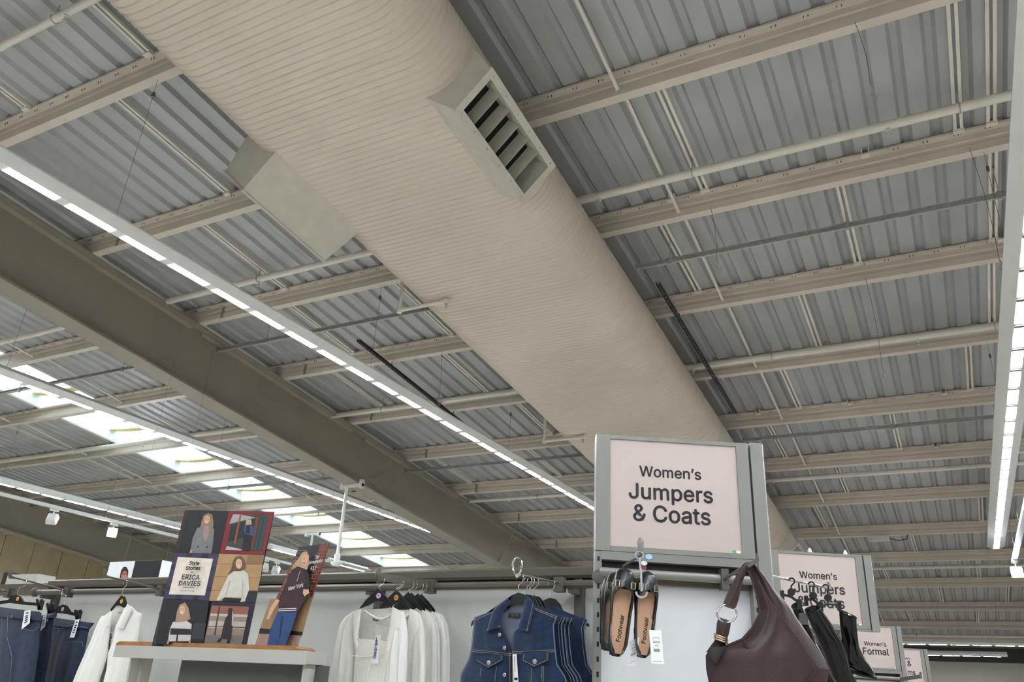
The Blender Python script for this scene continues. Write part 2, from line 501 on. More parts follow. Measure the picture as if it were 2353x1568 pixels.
# drops that carry a head under the duct
for y, lab in ((6.42, 'cream sprinkler drop elbowing under the duct near the plain outlet hood'), (10.22, 'cream sprinkler drop elbowing under the duct beside the large shop sign')):
    z0, zb = roofz(y, 0), roofz(y, -.865)
    xd = -5.02
    t = thing('sprinkler_drop', (xd, y, zb), lab, 'pipe')
    mk('drop_pipe', MB().tube([(xd, y, z0 - .012), (xd, y, zb + .02)], .022, 10), 'pipe', t, smooth=40)
    mk('arm_pipe', MB().tube([(xd, y, zb), (-4.40, y, zb)], .022, 10), 'pipe', t, smooth=40)
    mb = MB().lathe((xd, y, zb - .03), (0, 0, 1), [(.03, 0), (.034, .01), (.034, .05), (.028, .065)], 10)
    mb.lathe((-4.44, y, zb), (1, 0, 0), [(.028, 0), (.034, .01), (.034, .06), (.02, .07)], 10)
    mk('elbow', mb, 'pipe', t, smooth=40)
    mb = MB().lathe((-4.40, y, zb - .025), (0, 0, -1), [(.018, 0), (.018, .02), (.01, .03), (.01, .05), (.02, .055), (.02, .058)], 8)
    mk('sprinkler_head', mb, 'galv', t)

# --- thin galvanised trunking below the purlins
for y, lab in ((7.54, 'thin galvanised trunking before the slotted channels'), (12.6, 'thin galvanised trunking past the slotted channels'), (24.4, 'thin galvanised trunking crossing near the far wall')):
  z = roofz(y, -.13)
  runs = [(X_L + .1, DXL - DR - .03, 'left'), (DXR + DR + .03, X_R - .1, 'right')] if y < 20 else [(X_L + .1, X_R - .1, '')]
  for xA, xB, side in runs:
    t = thing('cable_trunking', ((xA + xB) / 2, y, z - .03), lab + (', %s side of the duct' % {'left': 'rooflight', 'right': 'aisle sign'}[side] if side else ''), 'trunking')
    mb = MB().box(xA, xB, y - .002, y + .002, z - .03, z + .03)
    mb.box(xA, xB, y - .024, y - .002, z - .03, z - .026).box(xA, xB, y - .024, y - .002, z + .026, z + .03)
    mb.box(xA, xB, y - .024, y - .021, z - .026, z - .016)
    mk('channel', mb, 'galv', t)
    for cx in [c_ for c_ in ((-14.0, -11.3, -8.2, -5.35, -2.23, -.40, .93) if y < 10 else (-14.0, -11.3, -8.2, -5.35, -2.25, -.43, .9)) if xA < c_ < xB]:
        mb = MB().box(cx - .02, cx + .02, y - .03, y + .006, z - .045, z + .04).box(cx - .004, cx + .004, y - .014, y - .006, z + .03, roofz(y, DECK) + .002)
        mk('trunking_hanger', mb, 'galv', t)

# --- anti-sag rods between purlins
for i in range(len(PY) - 1):
    ya, yb = PY[i] - .08, PY[i + 1] - .09
    if ya < 0: continue
    if i > 15: continue
    for X, w in ((-1.96, 'next to the big duct'), (-12.9, 'beside the rooflights'), (-16.28, 'behind the rooflights')):
        if X < -10 and (ya < 4 or ya > 20): continue
        t = thing('sag_rod', (X, (ya + yb) / 2, roofz(yb, .04)), 'cream tie tube %s, %s purlin gap past the louvred outlet' % (w, ORD[max(0, i - 1)]) if i else 'slim cream tie tube before the louvred outlet, ' + w, 'tie rod', 'purlin tie rods')
        a, b = A3((X, ya, roofz(ya, .155))), A3((X, yb, roofz(yb, .05)))
        mk('rod', MB().tube([a, b], .017, 8), 'pipe', t, smooth=40)
        d = (b - a) / np.linalg.norm(b - a)
        mk('end_nut', MB().lathe(b - d * .012, d, [(.028, 0), (.028, .01)], 8), 'pipe', t)

# --- double batten channels on the deck between purlins
bat = {2: (-5.84, -7.67, -9.9), 3: (-6.62, -4.2, .3), 4: (-1.65, .66, .92, -7.36, -5.0), 5: (-2.23, -.40, -5.8, -7.58, .93), 6: (.91, -1.1, -6.2, -8.3), 7: (-1.68, .64, -5.9, -7.4), 8: (-.43, -2.25, -6.6, -8.7), 9: (.9, -1.5, -5.2), 10: (-2.2, .7, -6.2), 11: (-.6, .9), 12: (-1.4, .6), 13: (-.3, 1.2), 14: (-1.2, .5)}
off0 = 0
for kk, xs in bat.items():
    i = kk - 3
    if i + 2 >= len(PY) or i < -1: continue
    ya, yb = (PY[i + 1] if kk > 2 else PY[0]) - .01, (PY[i + 2] if kk > 2 else PY[1]) - .17
    xs = list(xs) + ([-11.2, -16.9] if 4 <= kk <= 12 else [])
    for X in xs:
        t = thing('batten_channel', (X, (ya + yb) / 2, roofz(yb, .15)), 'twin deck batten %s the duct, %s purlin gap past the louvred outlet' % ('left of' if X < -3.8 else 'right of', ORD[max(0, kk - 3)]), 'batten', 'deck battens')
        for s in (-1, 1):
            mb = MB().loft([[(X + s * .026 - .013, y, roofz(y, DECK - .035)), (X + s * .026 + .013, y, roofz(y, DECK - .035)), (X + s * .026 + .013, y, roofz(y, DECK)), (X + s * .026 - .013, y, roofz(y, DECK))] for y in (ya, yb)])
            mk('channel_strip', mb, 'pipe', t)
        for y in (ya + .05, yb - .03):
            mk('clip', MB().box(X - .045, X + .045, y - .02, y + .03, roofz(y, DECK - .055), roofz(y, DECK - .03)), 'pipe', t)
# --- square purlin clips
for X, ky in ((-.12, 7.0756), (-2.0, 7.0756), (1.0, 8.8665), (-.95, 12.448), (-2.3, 12.448), (.3, 12.448), (-5.62, 7.0756), (-9.5, 7.0756), (.1, 14.41)):
    y = ky - .17
    t = thing('purlin_clip', (X, y, roofz(y, .15)), 'small square cream clip on the upper lip of a purlin', 'clip', 'purlin clips')
    mb = MB().box(X - .035, X - .025, y - .05, y + .02, roofz(y, .14), roofz(y, .2)).box(X + .025, X + .035, y - .05, y + .02, roofz(y, .14), roofz(y, .2)).box(X - .035, X + .035, y - .05, y + .02, roofz(y, .13), roofz(y, .145))
    mk('bracket', mb, 'pipe', t)

# --- dark slotted channels slung under the purlins
for X, y0, y1, lab in ((-2.52, 7.97, 11.65, 'dark slotted metal channel slung beside the rounded right flank of the duct'), (-6.92, 8.0, 12.2, 'dark slotted metal channel hanging between the duct and the deep rafter')):
    t = thing('slotted_channel', (X, y1, roofz(y1, -.11)), lab, 'channel')
    mb = MB()
    for a, b, o0, o1 in ((-.022, -.018, -.108, -.065), (.018, .022, -.108, -.065)):
        mb.loft([[(X + a, y, roofz(y, o0)), (X + b, y, roofz(y, o0)), (X + b, y, roofz(y, o1)), (X + a, y, roofz(y, o1))] for y in (y0, y1)])
    y = y0
    while y < y1:      # slotted web: bridges with gaps
        mb.loft([[(X - .022, q, roofz(q, -.108)), (X + .022, q, roofz(q, -.108)), (X + .022, q, roofz(q, -.105)), (X - .022, q, roofz(q, -.105))] for q in (y, y + .03)])
        for a in (-.022, .009):
            mb.loft([[(X + a, q, roofz(q, -.108)), (X + a + .013, q, roofz(q, -.108)), (X + a + .013, q, roofz(q, -.105)), (X + a, q, roofz(q, -.105))] for q in (y + .03, y + .08)])
        y += .08
    mk('channel', mb, 'darkgalv', t)
    for yp in PY:
        if y0 + .1 < yp - .04 < y1: mk('hanger_stud', MB().tube([(X, yp - .04, roofz(yp - .04, -.106)), (X, yp - .04, roofz(yp - .04, .006))], .005, 6), 'darkgalv', t)

# ================================================================== LED trunking lights
LEN, GAP = 0.42, 0.095
def led_light(o, d, n, label, wires, group=None, wing=.145, dividers=False):
    """o: start point of the LED face centre; d: unit direction; n: LED count"""
    o, d = A3(o), A3(d); s = np.cross(d, (0, 0, 1)); s /= np.linalg.norm(s)
    L = n * (LEN + GAP)
    t = thing('led_light', tuple(o + d * L / 2), label, 'light', group)
    pr = [(-.052, 0), (.052, 0), (wing, .055), (wing, .07), (.035, .085), (.035, .13), (-.035, .13), (-.035, .085), (-wing, .07), (-wing, .055)]
    a = o - d * .12
    mk('housing', MB().prism([a + s * p + A3((0, 0, z)) for p, z in pr], d * (L + .24)), 'white_steel', t)
    first = None
    for k in range(n):
        q = o + d * (k * (LEN + GAP) + GAP / 2)
        if first is None:
            first = mk('led_panel', MB().obox(q - s * .043 - A3((0, 0, .0012)), d * LEN, s * .086, (0, 0, .003)), 'led', t); q0 = q
        else: dup(first, tuple(q - q0), t)
    if dividers:
        fd = None
        for k in range(n + 1):
            q = o + d * (k * (LEN + GAP))
            if fd is None: fd = mk('lens_divider', MB().obox(q - s * .046 - d * .022 - A3((0, 0, .012)), d * .044, s * .092, (0, 0, .011)), 'ledgap', t); q0 = q
            else: dup(fd, tuple(q - q0), t)
    for q in wires:
        p = o + d * q; p[1] = min(PY, key=lambda v: abs(v - p[1])) - .04 if p[1] > 0 else p[1]; top = roofz(p[1], .012 if p[1] > 0 else DECK - .01)
        mb = MB().tube([(p[0], p[1], p[2] + .12), (p[0], p[1], top)], .002, 5)
        mb.box(p[0] - .012, p[0] + .012, p[1] - .012, p[1] + .012, top - .22, top - .17)
        mk('suspension_wire', mb, 'wire', t)
    return t
P_ = LEN + GAP
led_light((-5.83, 2.48 - 18 * P_, 5.05), (0, 1, 0), 52, 'long LED strip light between the deep rafter and the duct', [18 * P_ + 1.0, 18 * P_ + 4.6, 18 * P_ + 8.15, 18 * P_ + 11.9])
led_light((.83, 17.55 - 54 * P_, 4.7), (0, 1, 0), 54, 'long LED strip light with square lenses hanging right of the duct', [54 * P_ - 10.48, 54 * P_ - 6.9, 54 * P_ - 1.1], dividers=True)
led_light((-10.2, 5.0 - 20 * P_, 5.0), (0, 1, 0), 40, 'long LED strip light on the far side of the deep rafter', [20 * P_ + .2, 20 * P_ + 3.8])
led_light((-16.0, 8.62 - 20 * P_, 4.93), (0, 1, 0), 31, 'LED strip light hanging on white wires left of the tall poster', [20 * P_ + .38, 20 * P_ + 4.12])
led_light((-15.5, 15.75, 4.9), (0, 1, 0), 3, 'short LED strip light seen between the two posters', [1.0])
led_light((-15.3, 17.9, 4.9), (0, 1, 0), 3, 'short LED strip light behind the dome camera pole', [.2])
led_light((5.6, -8.0, 4.8), (0, 1, 0), 52, 'long LED strip light out to the right of the aisle signs', [4.0, 12.0, 20.0])  # out-of-view strip added to lift the ambient light
led_light((-2.6, -9.0, 4.8), (0, 1, 0), 16, 'LED strip light behind the viewpoint, left of the aisle', [1.0, 6.0])  # unseen strip added to brighten the roof and duct near the camera
led_light((-24.8, 6.0, 5.5), (0, 1, 0), 12, 'LED strip light washing the cream panelled wall', [1.0, 6.0])
zz = float(on_axis(2250, 1484, 1, 25.36)[2])
led_light((-3.4, 25.36, zz), (1, 0, 0), 16, 'LED strip light crossing in front of the far wall, upper of two', [3.4])
zz = float(on_axis(2200, 1508, 1, 27.76)[2])
led_light((-3.16, 27.76, zz), (1, 0, 0), 8, 'shorter LED strip light close to the dark far fascia', [2.0])

# --- spotlight track on the left
def spot(p, aim, label, lit):
    p, aim = A3(p), A3(aim); aim /= np.linalg.norm(aim)
    t = thing('track_spotlight', tuple(p - A3((0, 0, .3))), label, 'spotlight')
    mk('adaptor', MB().box(p[0] - .03, p[0] + .03, p[1] - .08, p[1] + .08, p[2] - .05, p[2]), 'white_steel', t)
    mk('stem', MB().tube([p - A3((0, 0, .05)), p - A3((0, 0, .13))], .012, 8), 'white_steel', t)
    c = p - A3((0, 0, .2)); s = np.cross(aim, (0, 0, 1)); s /= np.linalg.norm(s); u = np.cross(s, aim)
    ring = lambda a, h: [c + aim * a + s * x + u * y for x, y in ((-h, -h), (h, -h), (h, h), (-h, h))]
    head = mk('lamp_head', MB().loft([ring(-.09, .06), ring(-.05, .085), ring(.06, .095)]), 'white_steel', t)
    mb = MB()
    for k in range(5): mb.obox(c - aim * .095 - s * .06 + u * (-.05 + .024 * k), s * .12, u * .008, aim * .012)
    mk('cooling_fins', mb, 'galv', head)
    mk('lens', MB().lathe(c + aim * .058, aim, [(.075, 0), (.07, .01), (.001, .012)], 16), 'spot' if lit else 'reveal', head)
tr = thing('light_track', (-15.4, 10, 4.6), 'slim white lighting track hanging left of the tall poster', 'track')
mk('track_bar', MB().box(-15.44, -15.36, 3.0, 17.0, 4.6, 4.66), 'white_steel', tr)
for y in (6.0, 10.8, 13.9):
    mk('suspension_wire', MB().tube([(-15.4, y, 4.66), (-15.4, y, roofz(y, .01))], .003, 5), 'wire', tr)
def track_y(px, py): return float(on_axis(px, py, 0, -15.4)[1])
spot((-15.4, track_y(125, 1175), 4.602), (-.5, .6, -.5), 'unlit white track spotlight on the white lighting track', False)
spot((-15.4, track_y(262, 1208), 4.602), (.8, -.57, -.15), 'brightly glowing track spotlight on the white lighting track', True)
spot((-15.4, track_y(612, 1285), 4.602), (-.6, .3, -.5), 'white track spotlight just right of the tall poster', False)
spot((-15.4, track_y(637, 1290), 4.602), (-.3, .7, -.5), 'tilted white track spotlight beside the narrow poster', False)
# track and lit spotlight at the right edge
qt = on_axis(2331, 1292, 1, 17.0); tx, tz = float(qt[0]), float(qt[2])
tr = thing('light_track', (tx, 12, tz), 'slim white lighting track beside the end of the square-lensed LED strip', 'track')
mk('track_bar', MB().box(tx - .035, tx + .035, 9.0, 17.2, tz, tz + .06), 'white_steel', tr)
for y in (10.62, 14.37, 16.35): mk('suspension_wire', MB().tube([(tx, y, tz + .06), (tx, y, roofz(y, .012))], .002, 5), 'wire', tr)
spot((tx, 16.8, tz + .002), (-.15, -.93, -.3), 'brightly glowing spotlight hanging at the track end by the LED strip', True)

# --- pole camera on the rafter, second mount behind
def pole_camera(x, y, ztop, zbot, label, jx=None, jaw=.12):
    t = thing('pole_camera', (x, y, zbot), label, 'camera')
    jx = x if jx is None else jx
    mk('clamp_bar', MB().box(jx - .24, jx + .24, y - .03, y + .03, ztop, ztop + .05), 'white_steel', t)
    mk('clamp_jaw', MB().box(jx - .24, jx - .18, y - .04, y + .04, ztop - .03, ztop + jaw), 'white_steel', t)
    mk('clamp_jaw', MB().box(jx + .18, jx + .24, y - .04, y + .04, ztop - .03, ztop + jaw), 'white_steel', t)
    mk('pole', MB().tube([(x, y, ztop), (x, y, zbot + .12)], .03, 12), 'white_steel', t, smooth=40)
    mk('dome', MB().lathe((x, y, zbot), (0, 0, 1), [(.02, 0), (.07, .01), (.1, .05), (.1, .075), (.055, .085), (.055, .2), (.03, .22)], 16), 'white_steel', t, smooth=40)
cy = 11.05; cx = -9.32
zt_ = roofz(cy, -.93) - .05
lo = min(np.arange(3.0, 4.9, .01), key=lambda z: abs((lambda d: IMG_H / 2 - F_PX * np.dot(d, _up) / np.dot(d, _fwd))(A3((cx, cy, z)) - CAM) - 1302))
pole_camera(cx, cy, zt_, float(lo), 'white dome camera on a long pole hung from the deep rafter', jx=RX)
b = on_roof(712, 1222); 
pole_camera(float(b[0]), 16.33, roofz(16.33, -.06), roofz(16.33, -1.0), 'white camera pole rising behind the narrow brick-wall poster', jaw=.068)

# --- white sensor box with cable under a far purlin
q = on_axis(2020, 1238, 1, 18.4)
t = thing('sensor_box', tuple(q), 'small white box with a dangling cable under a purlin', 'box')
mk('case', MB().box(q[0] - .2, q[0] + .2, 18.34, 18.46, q[2] - .05, 5.178), 'white_steel', t)
mk('cable', MB().tube([q + A3((.2, 0, 0)), q + A3((.35, 0, -.06)), q + A3((.52, 0, -.03)), A3((q[0] + .55, 18.44, roofz(18.44, .003)))], .008, 6), 'black', t)
# loose wires hanging from purlins
LW = [((-.02, 5.2), .62, 'thin wire with a bent metal hook dangling below the first purlins'), ((-1.62, 6.95), .62, 'thin loose wire dangling beside a twin batten near the duct'), ((.72, 6.95), 1.15, 'long thin wire sagging down beside the square-lensed LED strip'), ((-.35, 8.75), 1.1, 'thin dark wire hanging past three purlins'), ((-6.0, 8.75), .7, 'thin suspension wire hanging left of the duct below the plain hood'), ((-13.4, 12.4), .8, 'thin wire with a key-like ring under the rooflights')]
for (x, y), L_, lab in LW:
    t = thing('hanging_wire', (x, y, roofz(y) - L_), lab, 'wire')
    z = roofz(y)
    pts = [(x + .04 * math.sin(2.2 * s), y, z + .015 - (L_ + .015) * s) for s in np.linspace(0, 1, 8)]
    mk('wire', MB().tube(pts, .0022, 5), 'wire', t, smooth=60)
    e = A3(pts[-1])
    mk('hook', MB().tube([e, e + A3((.015, 0, -.05)), e + A3((-.01, 0, -.09)), e + A3((.03, 0, -.15)), e + A3((.045, 0, -.10))], .006, 5), 'galv', t)
# ================================================================== shop fittings: materials
M['fit'] = mat('grey_powder_coat', (92, 84, 72), 0.42, var=0.03, scale=4)
M['fitlight'] = mat('silver_powder_coat', (140, 138, 133), 0.38, metal=0.15, var=0.03, scale=4)
M['fitdark'] = mat('shadow_grey_steel', (92, 90, 86), 0.45, var=0.05)
M['backpanel'] = mat('pale_grey_back_panel', (206, 205, 200), 0.6, var=0.02, scale=2)
M['backwhite'] = mat('white_back_panel', (226, 227, 232), 0.55, var=0.02, scale=2)
M['signpink'] = mat('pale_pink_sign_print', (200, 184, 177), 0.45, var=0.02, scale=2)
M['signtext'] = mat('charcoal_sign_lettering', (72, 70, 76), 0.5, var=0.02)
M['chrome'] = mat('polished_wire', (200, 200, 200), 0.18, metal=1.0, var=0.02)
M['hanger'] = mat('black_hanger_plastic', (26, 26, 28), 0.38, var=0.06)
M['denim'] = mat('mid_blue_denim', (26, 52, 88), 0.85, var=0.0, scale=38, rgb2=(17, 35, 64), bump=0.35, bscale=420, sheen=0.2)
M['denim_dark'] = mat('dark_blue_denim', (22, 42, 72), 0.85, scale=30, rgb2=(13, 26, 48), bump=0.3, bscale=420, sheen=0.2)
M['lining'] = mat('grey_denim_reverse', (112, 118, 134), 0.9, scale=40, var=0.06)
M['stitch'] = mat('tan_stitching', (150, 140, 120), 0.8)
M['stitchblue'] = mat('pale_blue_stitching', (120, 140, 170), 0.8)
M['orange_stitch'] = mat('orange_stitching', (190, 120, 60), 0.8)
M['button'] = mat('brushed_metal_button', (176, 172, 160), 0.35, metal=0.9)
M['whitecloth'] = mat('white_cotton', (236, 233, 226), 0.85, var=0.02, scale=6, bump=0.12, bscale=40, sheen=0.2)
M['whitecloth2'] = mat('cream_cotton', (228, 224, 214), 0.85, var=0.02, scale=6, bump=0.25, bscale=90, sheen=0.2)
M['card'] = mat('white_card', (238, 238, 240), 0.6, var=0.01)
M['ink'] = mat('black_ink', (30, 30, 34), 0.6)
M['greyink'] = mat('grey_ink', (120, 120, 124), 0.6)
M['leather'] = mat('dark_brown_leather', (58, 42, 41), 0.46, var=0.08, scale=10, bump=0.2, bscale=260, spec=0.4)
M['leather_in'] = mat('dark_brown_lining', (38, 28, 28), 0.7)
M['gold'] = mat('pale_gold_metal', (206, 190, 158), 0.22, metal=1.0)
M['shoe'] = mat('black_shoe_leather', (20, 20, 21), 0.32, var=0.05, coat=0.1)
M['insole'] = mat('tan_insole', (222, 176, 144), 0.6, var=0.03)
M['sole'] = mat('black_rubber_sole', (24, 23, 22), 0.7)
M['patent'] = mat('black_patent_leather', (10, 10, 12), 0.16, var=0.02, spec=0.35)
M['wood'] = mat('oak_base', (172, 118, 70), 0.5, var=0.12, scale=14)
M['shelf'] = mat('pale_grey_shelf', (182, 180, 172), 0.5, var=0.02)

# ------------------------------------------------------------------ helpers for traced shapes
def zm(ox, oy, k): return lambda p: (ox + p[0] / k, oy + p[1] / k)
def resample(pts, n):
    p = np.array(pts, float); d = np.r_[0, np.cumsum(np.linalg.norm(np.diff(p, axis=0), axis=1))]
    t = np.linspace(0, d[-1], n)
    return np.stack([np.interp(t, d, p[:, k]) for k in range(p.shape[1])], 1)
SH = A3((0, 0, 0))
def planeY(Y): return lambda px: on_axis(px[0], px[1], 1, Y) + SH
def ruled(left, right, rows, cols):
    L, R = resample(left, rows), resample(right, rows)
    return [[L[i] + (R[i] - L[i]) * j / (cols - 1) for j in range(cols)] for i in range(rows)]
def panel3(left, right, tr, pl, rows, cols, nrm, amp=0.0, folds=(), flat=0.6):
    """traced ruled panel -> 3D rows pushed out along nrm"""
    g = ruled([tr(p) for p in left], [tr(p) for p in right], rows, cols)
    out = []
    for i, r in enumerate(g):
        v = i / (rows - 1); row = []
        for j, q in enumerate(r):
            s = j / (cols - 1)
            h = amp * (max(0.0, math.sin(math.pi * s))) ** flat * (0.35 + 0.65 * math.sin(math.pi * min(1, v * 1.6) / 2))
            for a, f, ph, dr in folds:
                h += a * math.sin(2 * math.pi * (f * s + ph + dr * v)) * min(1, 3 * v + .15) * math.sin(math.pi * s) ** .5
            row.append(pl(q) + A3(nrm) * h)
        out.append(row)
    return out
def slab(rows, nrm, th): return MB().sheet(rows, A3(nrm) * -th)
def pillow(rows_f, nrm, back):
    """closed body: traced front plus a shallower mirrored back"""
    mb = MB(); rings = []
    for r in rows_f:
        n = len(r)
        base = [r[0] + (r[-1] - r[0]) * j / (n - 1) for j in range(n)]
        bk = [base[j] - A3(nrm) * back * math.sin(math.pi * j / (n - 1)) ** .6 for j in range(n - 2, 0, -1)]
        rings.append(list(r) + bk)
    return mb.loft(rings)
def poly(mb, pts, nrm, th):
    n = len(pts); b = len(mb.v); t = A3(nrm) * th
    mb.v += [tuple(A3(p) + t) for p in pts] + [tuple(A3(p)) for p in pts]
    mb.f.append(tuple(b + i for i in range(n)))
    mb.f.append(tuple(b + n + i for i in range(n))[::-1])
    for i in range(n):
        j = (i + 1) % n
        mb.f.append((b + i, b + n + i, b + n + j, b + j))
    return mb
def ell(cx, cy, rx, ry, n=16, rot=0.0):
    return [(cx + rx * math.cos(a) * math.cos(rot) - ry * math.sin(a) * math.sin(rot), cy + rx * math.cos(a) * math.sin(rot) + ry * math.sin(a) * math.cos(rot)) for a in np.linspace(0, 2 * math.pi, n + 1)[:-1]]
_font = None
try:
    import os
    _fp = os.path.join(bpy.utils.system_resource('DATAFILES', path='fonts'), 'Inter.woff2')
    if os.path.exists(_fp): _font = bpy.data.fonts.load(_fp)
except Exception:
    _font = None
def text_geo(s, bold=0.0, default_font=False):
    cu = bpy.data.curves.new('lettering', 'FONT')
    cu.body = s
    cu.resolution_u = 4
    if _font is not None and not default_font: cu.font = _font
    ob = bpy.data.objects.new('lettering', cu)
    COL.objects.link(ob)
    bpy.context.view_layer.update()
    me = bpy.data.meshes.new_from_object(ob.evaluated_get(bpy.context.evaluated_depsgraph_get()))
    v = np.array([tuple(q.co) for q in me.vertices]); f = [tuple(p.vertices) for p in me.polygons]
    bpy.data.objects.remove(ob); bpy.data.meshes.remove(me); bpy.data.curves.remove(cu)
    return v, f
def text_fit(s, pl, pr, up, nrm, material, parent, name='lettering', bold=0.012, hscale=1.0, default_font=False, height=None):
    """set a line of text from pl to pr (3D baseline ends)"""
    v, f = text_geo(s, bold, default_font)
    pl, pr = A3(pl), A3(pr); u = pr - pl; W = np.linalg.norm(u); u /= W
    up = A3(up); up = up - u * np.dot(up, u); up /= np.linalg.norm(up)
    x0, x1 = v[:, 0].min(), v[:, 0].max(); k = W / (x1 - x0)
    ky = k * hscale if height is None else height / (v[:, 1].max() - max(0, v[:, 1].min()))
    mb = MB()
    for bx, by in (((0, 0),) if not bold else ((bold, 0), (-bold, 0), (0, bold), (0, -bold))):
        mb.add([pl + u * (q[0] - x0 + bx) * k + up * (q[1] + by) * ky for q in v], f)
    mb.v = [tuple(A3(p) + A3(nrm) * .0008) for p in mb.v]
    return mk(name, mb, material, parent)

# ================================================================== garment wall (parallel to the purlins)
YH, YRL = 3.58, 3.50
NF = (0, -1, 0)
PH = planeY(YH)
zt, zb = float(PH((1363, 1300))[2]), float(PH((1363, 1327))[2])
xe_l = float(PH((112, 1335))[0]); xe_r = -1.15
mb = MB()
pr = [(YH + .10, zb), (YH + .012, zb), (YH, zb + .012), (YH, zt - .01), (YH + .012, zt), (YH + .10, zt)]
wallfit = thing('garment_wall_bay', ((xe_l + xe_r) / 2, YH + .1, 0), 'grey wall bay with a header beam behind the blouses and denim vests', 'shop fitting')
mk('header_beam', MB().loft([[(x, a, b) for a, b in pr] for x in (xe_l, xe_r)]), 'fit', wallfit)
mk('back_panel', MB().box(xe_l + .03, xe_r, YH + .06, YH + .09, 0.0, zb - .005), 'backpanel', wallfit)
mk('shadow_gap', MB().box(xe_l, xe_r, YH + .03, YH + .07, zb - .03, zb), 'black', wallfit)
zr1, zr0 = float(on_axis(1363, 1333, 1, YRL)[2]), float(on_axis(1363, 1351, 1, YRL)[2])
rail = mk('hanging_rail', MB().loft([[(x, YRL, zr0), (x, YRL - .008, zr0 + .01), (x, YRL - .008, zr1 - .012), (x, YRL + .004, zr1), (x, YRL + .02, zr1), (x, YRL + .02, zr0)] for x in (xe_l + .01, xe_r)]), 'fit', wallfit)
for px in (121, 868, 1330):
    X = float(on_axis(px, 1390, 1, YH + .03)[0])
    mk('upright', MB().box(X - .02, X + .02, YH + .02, YH + .06, 0, zb), 'fitdark', wallfit)
    mk('rail_bracket', MB().box(X - .012, X + .012, YRL + .01, YH + .03, zr0 - .02, zr1), 'fitdark', wallfit)
mb = MB().lathe((xe_l - .002, YRL + .005, (zr0 + zr1) / 2), (1, 0, 0), [(.03, 0), (.03, .012), (.02, .02)], 14)
mk('rail_end_cap', mb, 'fitdark', wallfit, smooth=40)
# next bay further left, header a touch lower
b2 = thing('garment_wall_bay', (xe_l - 1.0, YH + .1, 0), 'grey wall bay behind the blue jeans, its rail ending at a rounded cap', 'shop fitting')
mk('header_beam', MB().box(xe_l - 2.6, xe_l - .02, YH + .03, YH + .13, zb - .03, zt - .02), 'fit', b2)
mk('back_panel', MB().box(xe_l - 2.6, xe_l, YH + .06, YH + .09, 0, zb - .03), 'backpanel', b2)
mk('hanging_rail', MB().box(xe_l - 2.6, xe_l - .01, YRL, YRL + .02, zr0 + .0, zr1 - .005), 'fit', b2)

def kxy(px, py):
    d = ray(px, py); return d[0] / d[1], d[2] / d[1]
def faceout(tip, clip, style, label):
    X = float(on_axis(clip[0], clip[1], 1, YRL)[0])
    kx, kz = kxy(*tip)
    yt = X / kx; ztip = CAM[2] + kz * yt
    zc = (zr0 + zr1) / 2 + .005
    t = thing('faceout_arm', (X, YRL - .02, zr0 - .02), label, 'display arm')
    mk('rail_clip', MB().box(X - .022, X + .022, YRL - .024, YRL + .024, zr0 - .018, zr1 + .012), 'fitdark', t)
    if style == 'bar':
        z1 = ztip - .035
        mk('arm_bar', MB().beam((X, YRL - .02, zc), (X, yt, z1), .014, .034), 'fit', t)
        mk('end_stop', MB().tube([(X, yt + .01, z1 - .02), (X, yt - .004, z1), (X, yt - .006, z1 + .02), (X, yt - .004, z1 + .04)], [.014, .018, .016, .008], 10), 'fit', t, smooth=50)
    else:
        z1 = ztip - .04
        mk('arm_rod', MB().tube([(X, YRL - .02, zc), (X, yt + .02, z1)], .0055, 8), 'fit', t, smooth=50)
        if style == 'loop':
            pts = [(X + .022 * math.sin(a), yt, z1 + .034 - .036 * math.cos(a)) for a in np.linspace(.3, 2 * math.pi - .3, 14)]
            mk('end_stop', MB().tube([(X, yt + .02, z1), (X, yt, z1 - .006)], .008, 8).tube(pts, .0045, 7), 'chrome', t, smooth=50)
        else:
            mk('end_stop', MB().tube([(X, yt + .03, z1 - .002), (X, yt, z1), (X, yt - .008, z1 + .018), (X, yt - .006, z1 + .04)], [.0065, .012, .012, .008], 10), 'fit', t, smooth=50)
    return dict(X=X, yt=yt, z=lambda y: zc + (z1 - zc) * (YRL - y) / (YRL - yt))
A_j = faceout((28, 1311), (160, 1352), 'knob', 'thin display arm carrying the jeans, knob end up')
A_s = faceout((244, 1308), (373, 1352), 'knob', 'thin display arm carrying the open white shirt')
A_b = faceout((873, 1308), (990, 1346), 'bar', 'flat grey display arm carrying the row of white blouses')
A_v = faceout((1189, 1298), (1286, 1346), 'loop', 'thin display arm with a wire loop end carrying the denim vests')
A_0 = faceout((-100, 1318), (28, 1342), 'knob', 'thin display arm at the end of the jeans bay')

def hook(X, y, ztop, zbase, xbase=None, r=.0018):
    xb = X if xbase is None else xbase
    R = .017
    pts = [(X - R * math.sin(a) * 1.0, y, ztop - R + R * math.cos(a)) for a in np.linspace(1.9, -1.6, 12)]
    pts += [(X + R * .8, y, ztop - R * 1.9), (xb, y, ztop - R * 2.6), (xb, y, zbase)]
    return MB().tube(pts, r, 6)

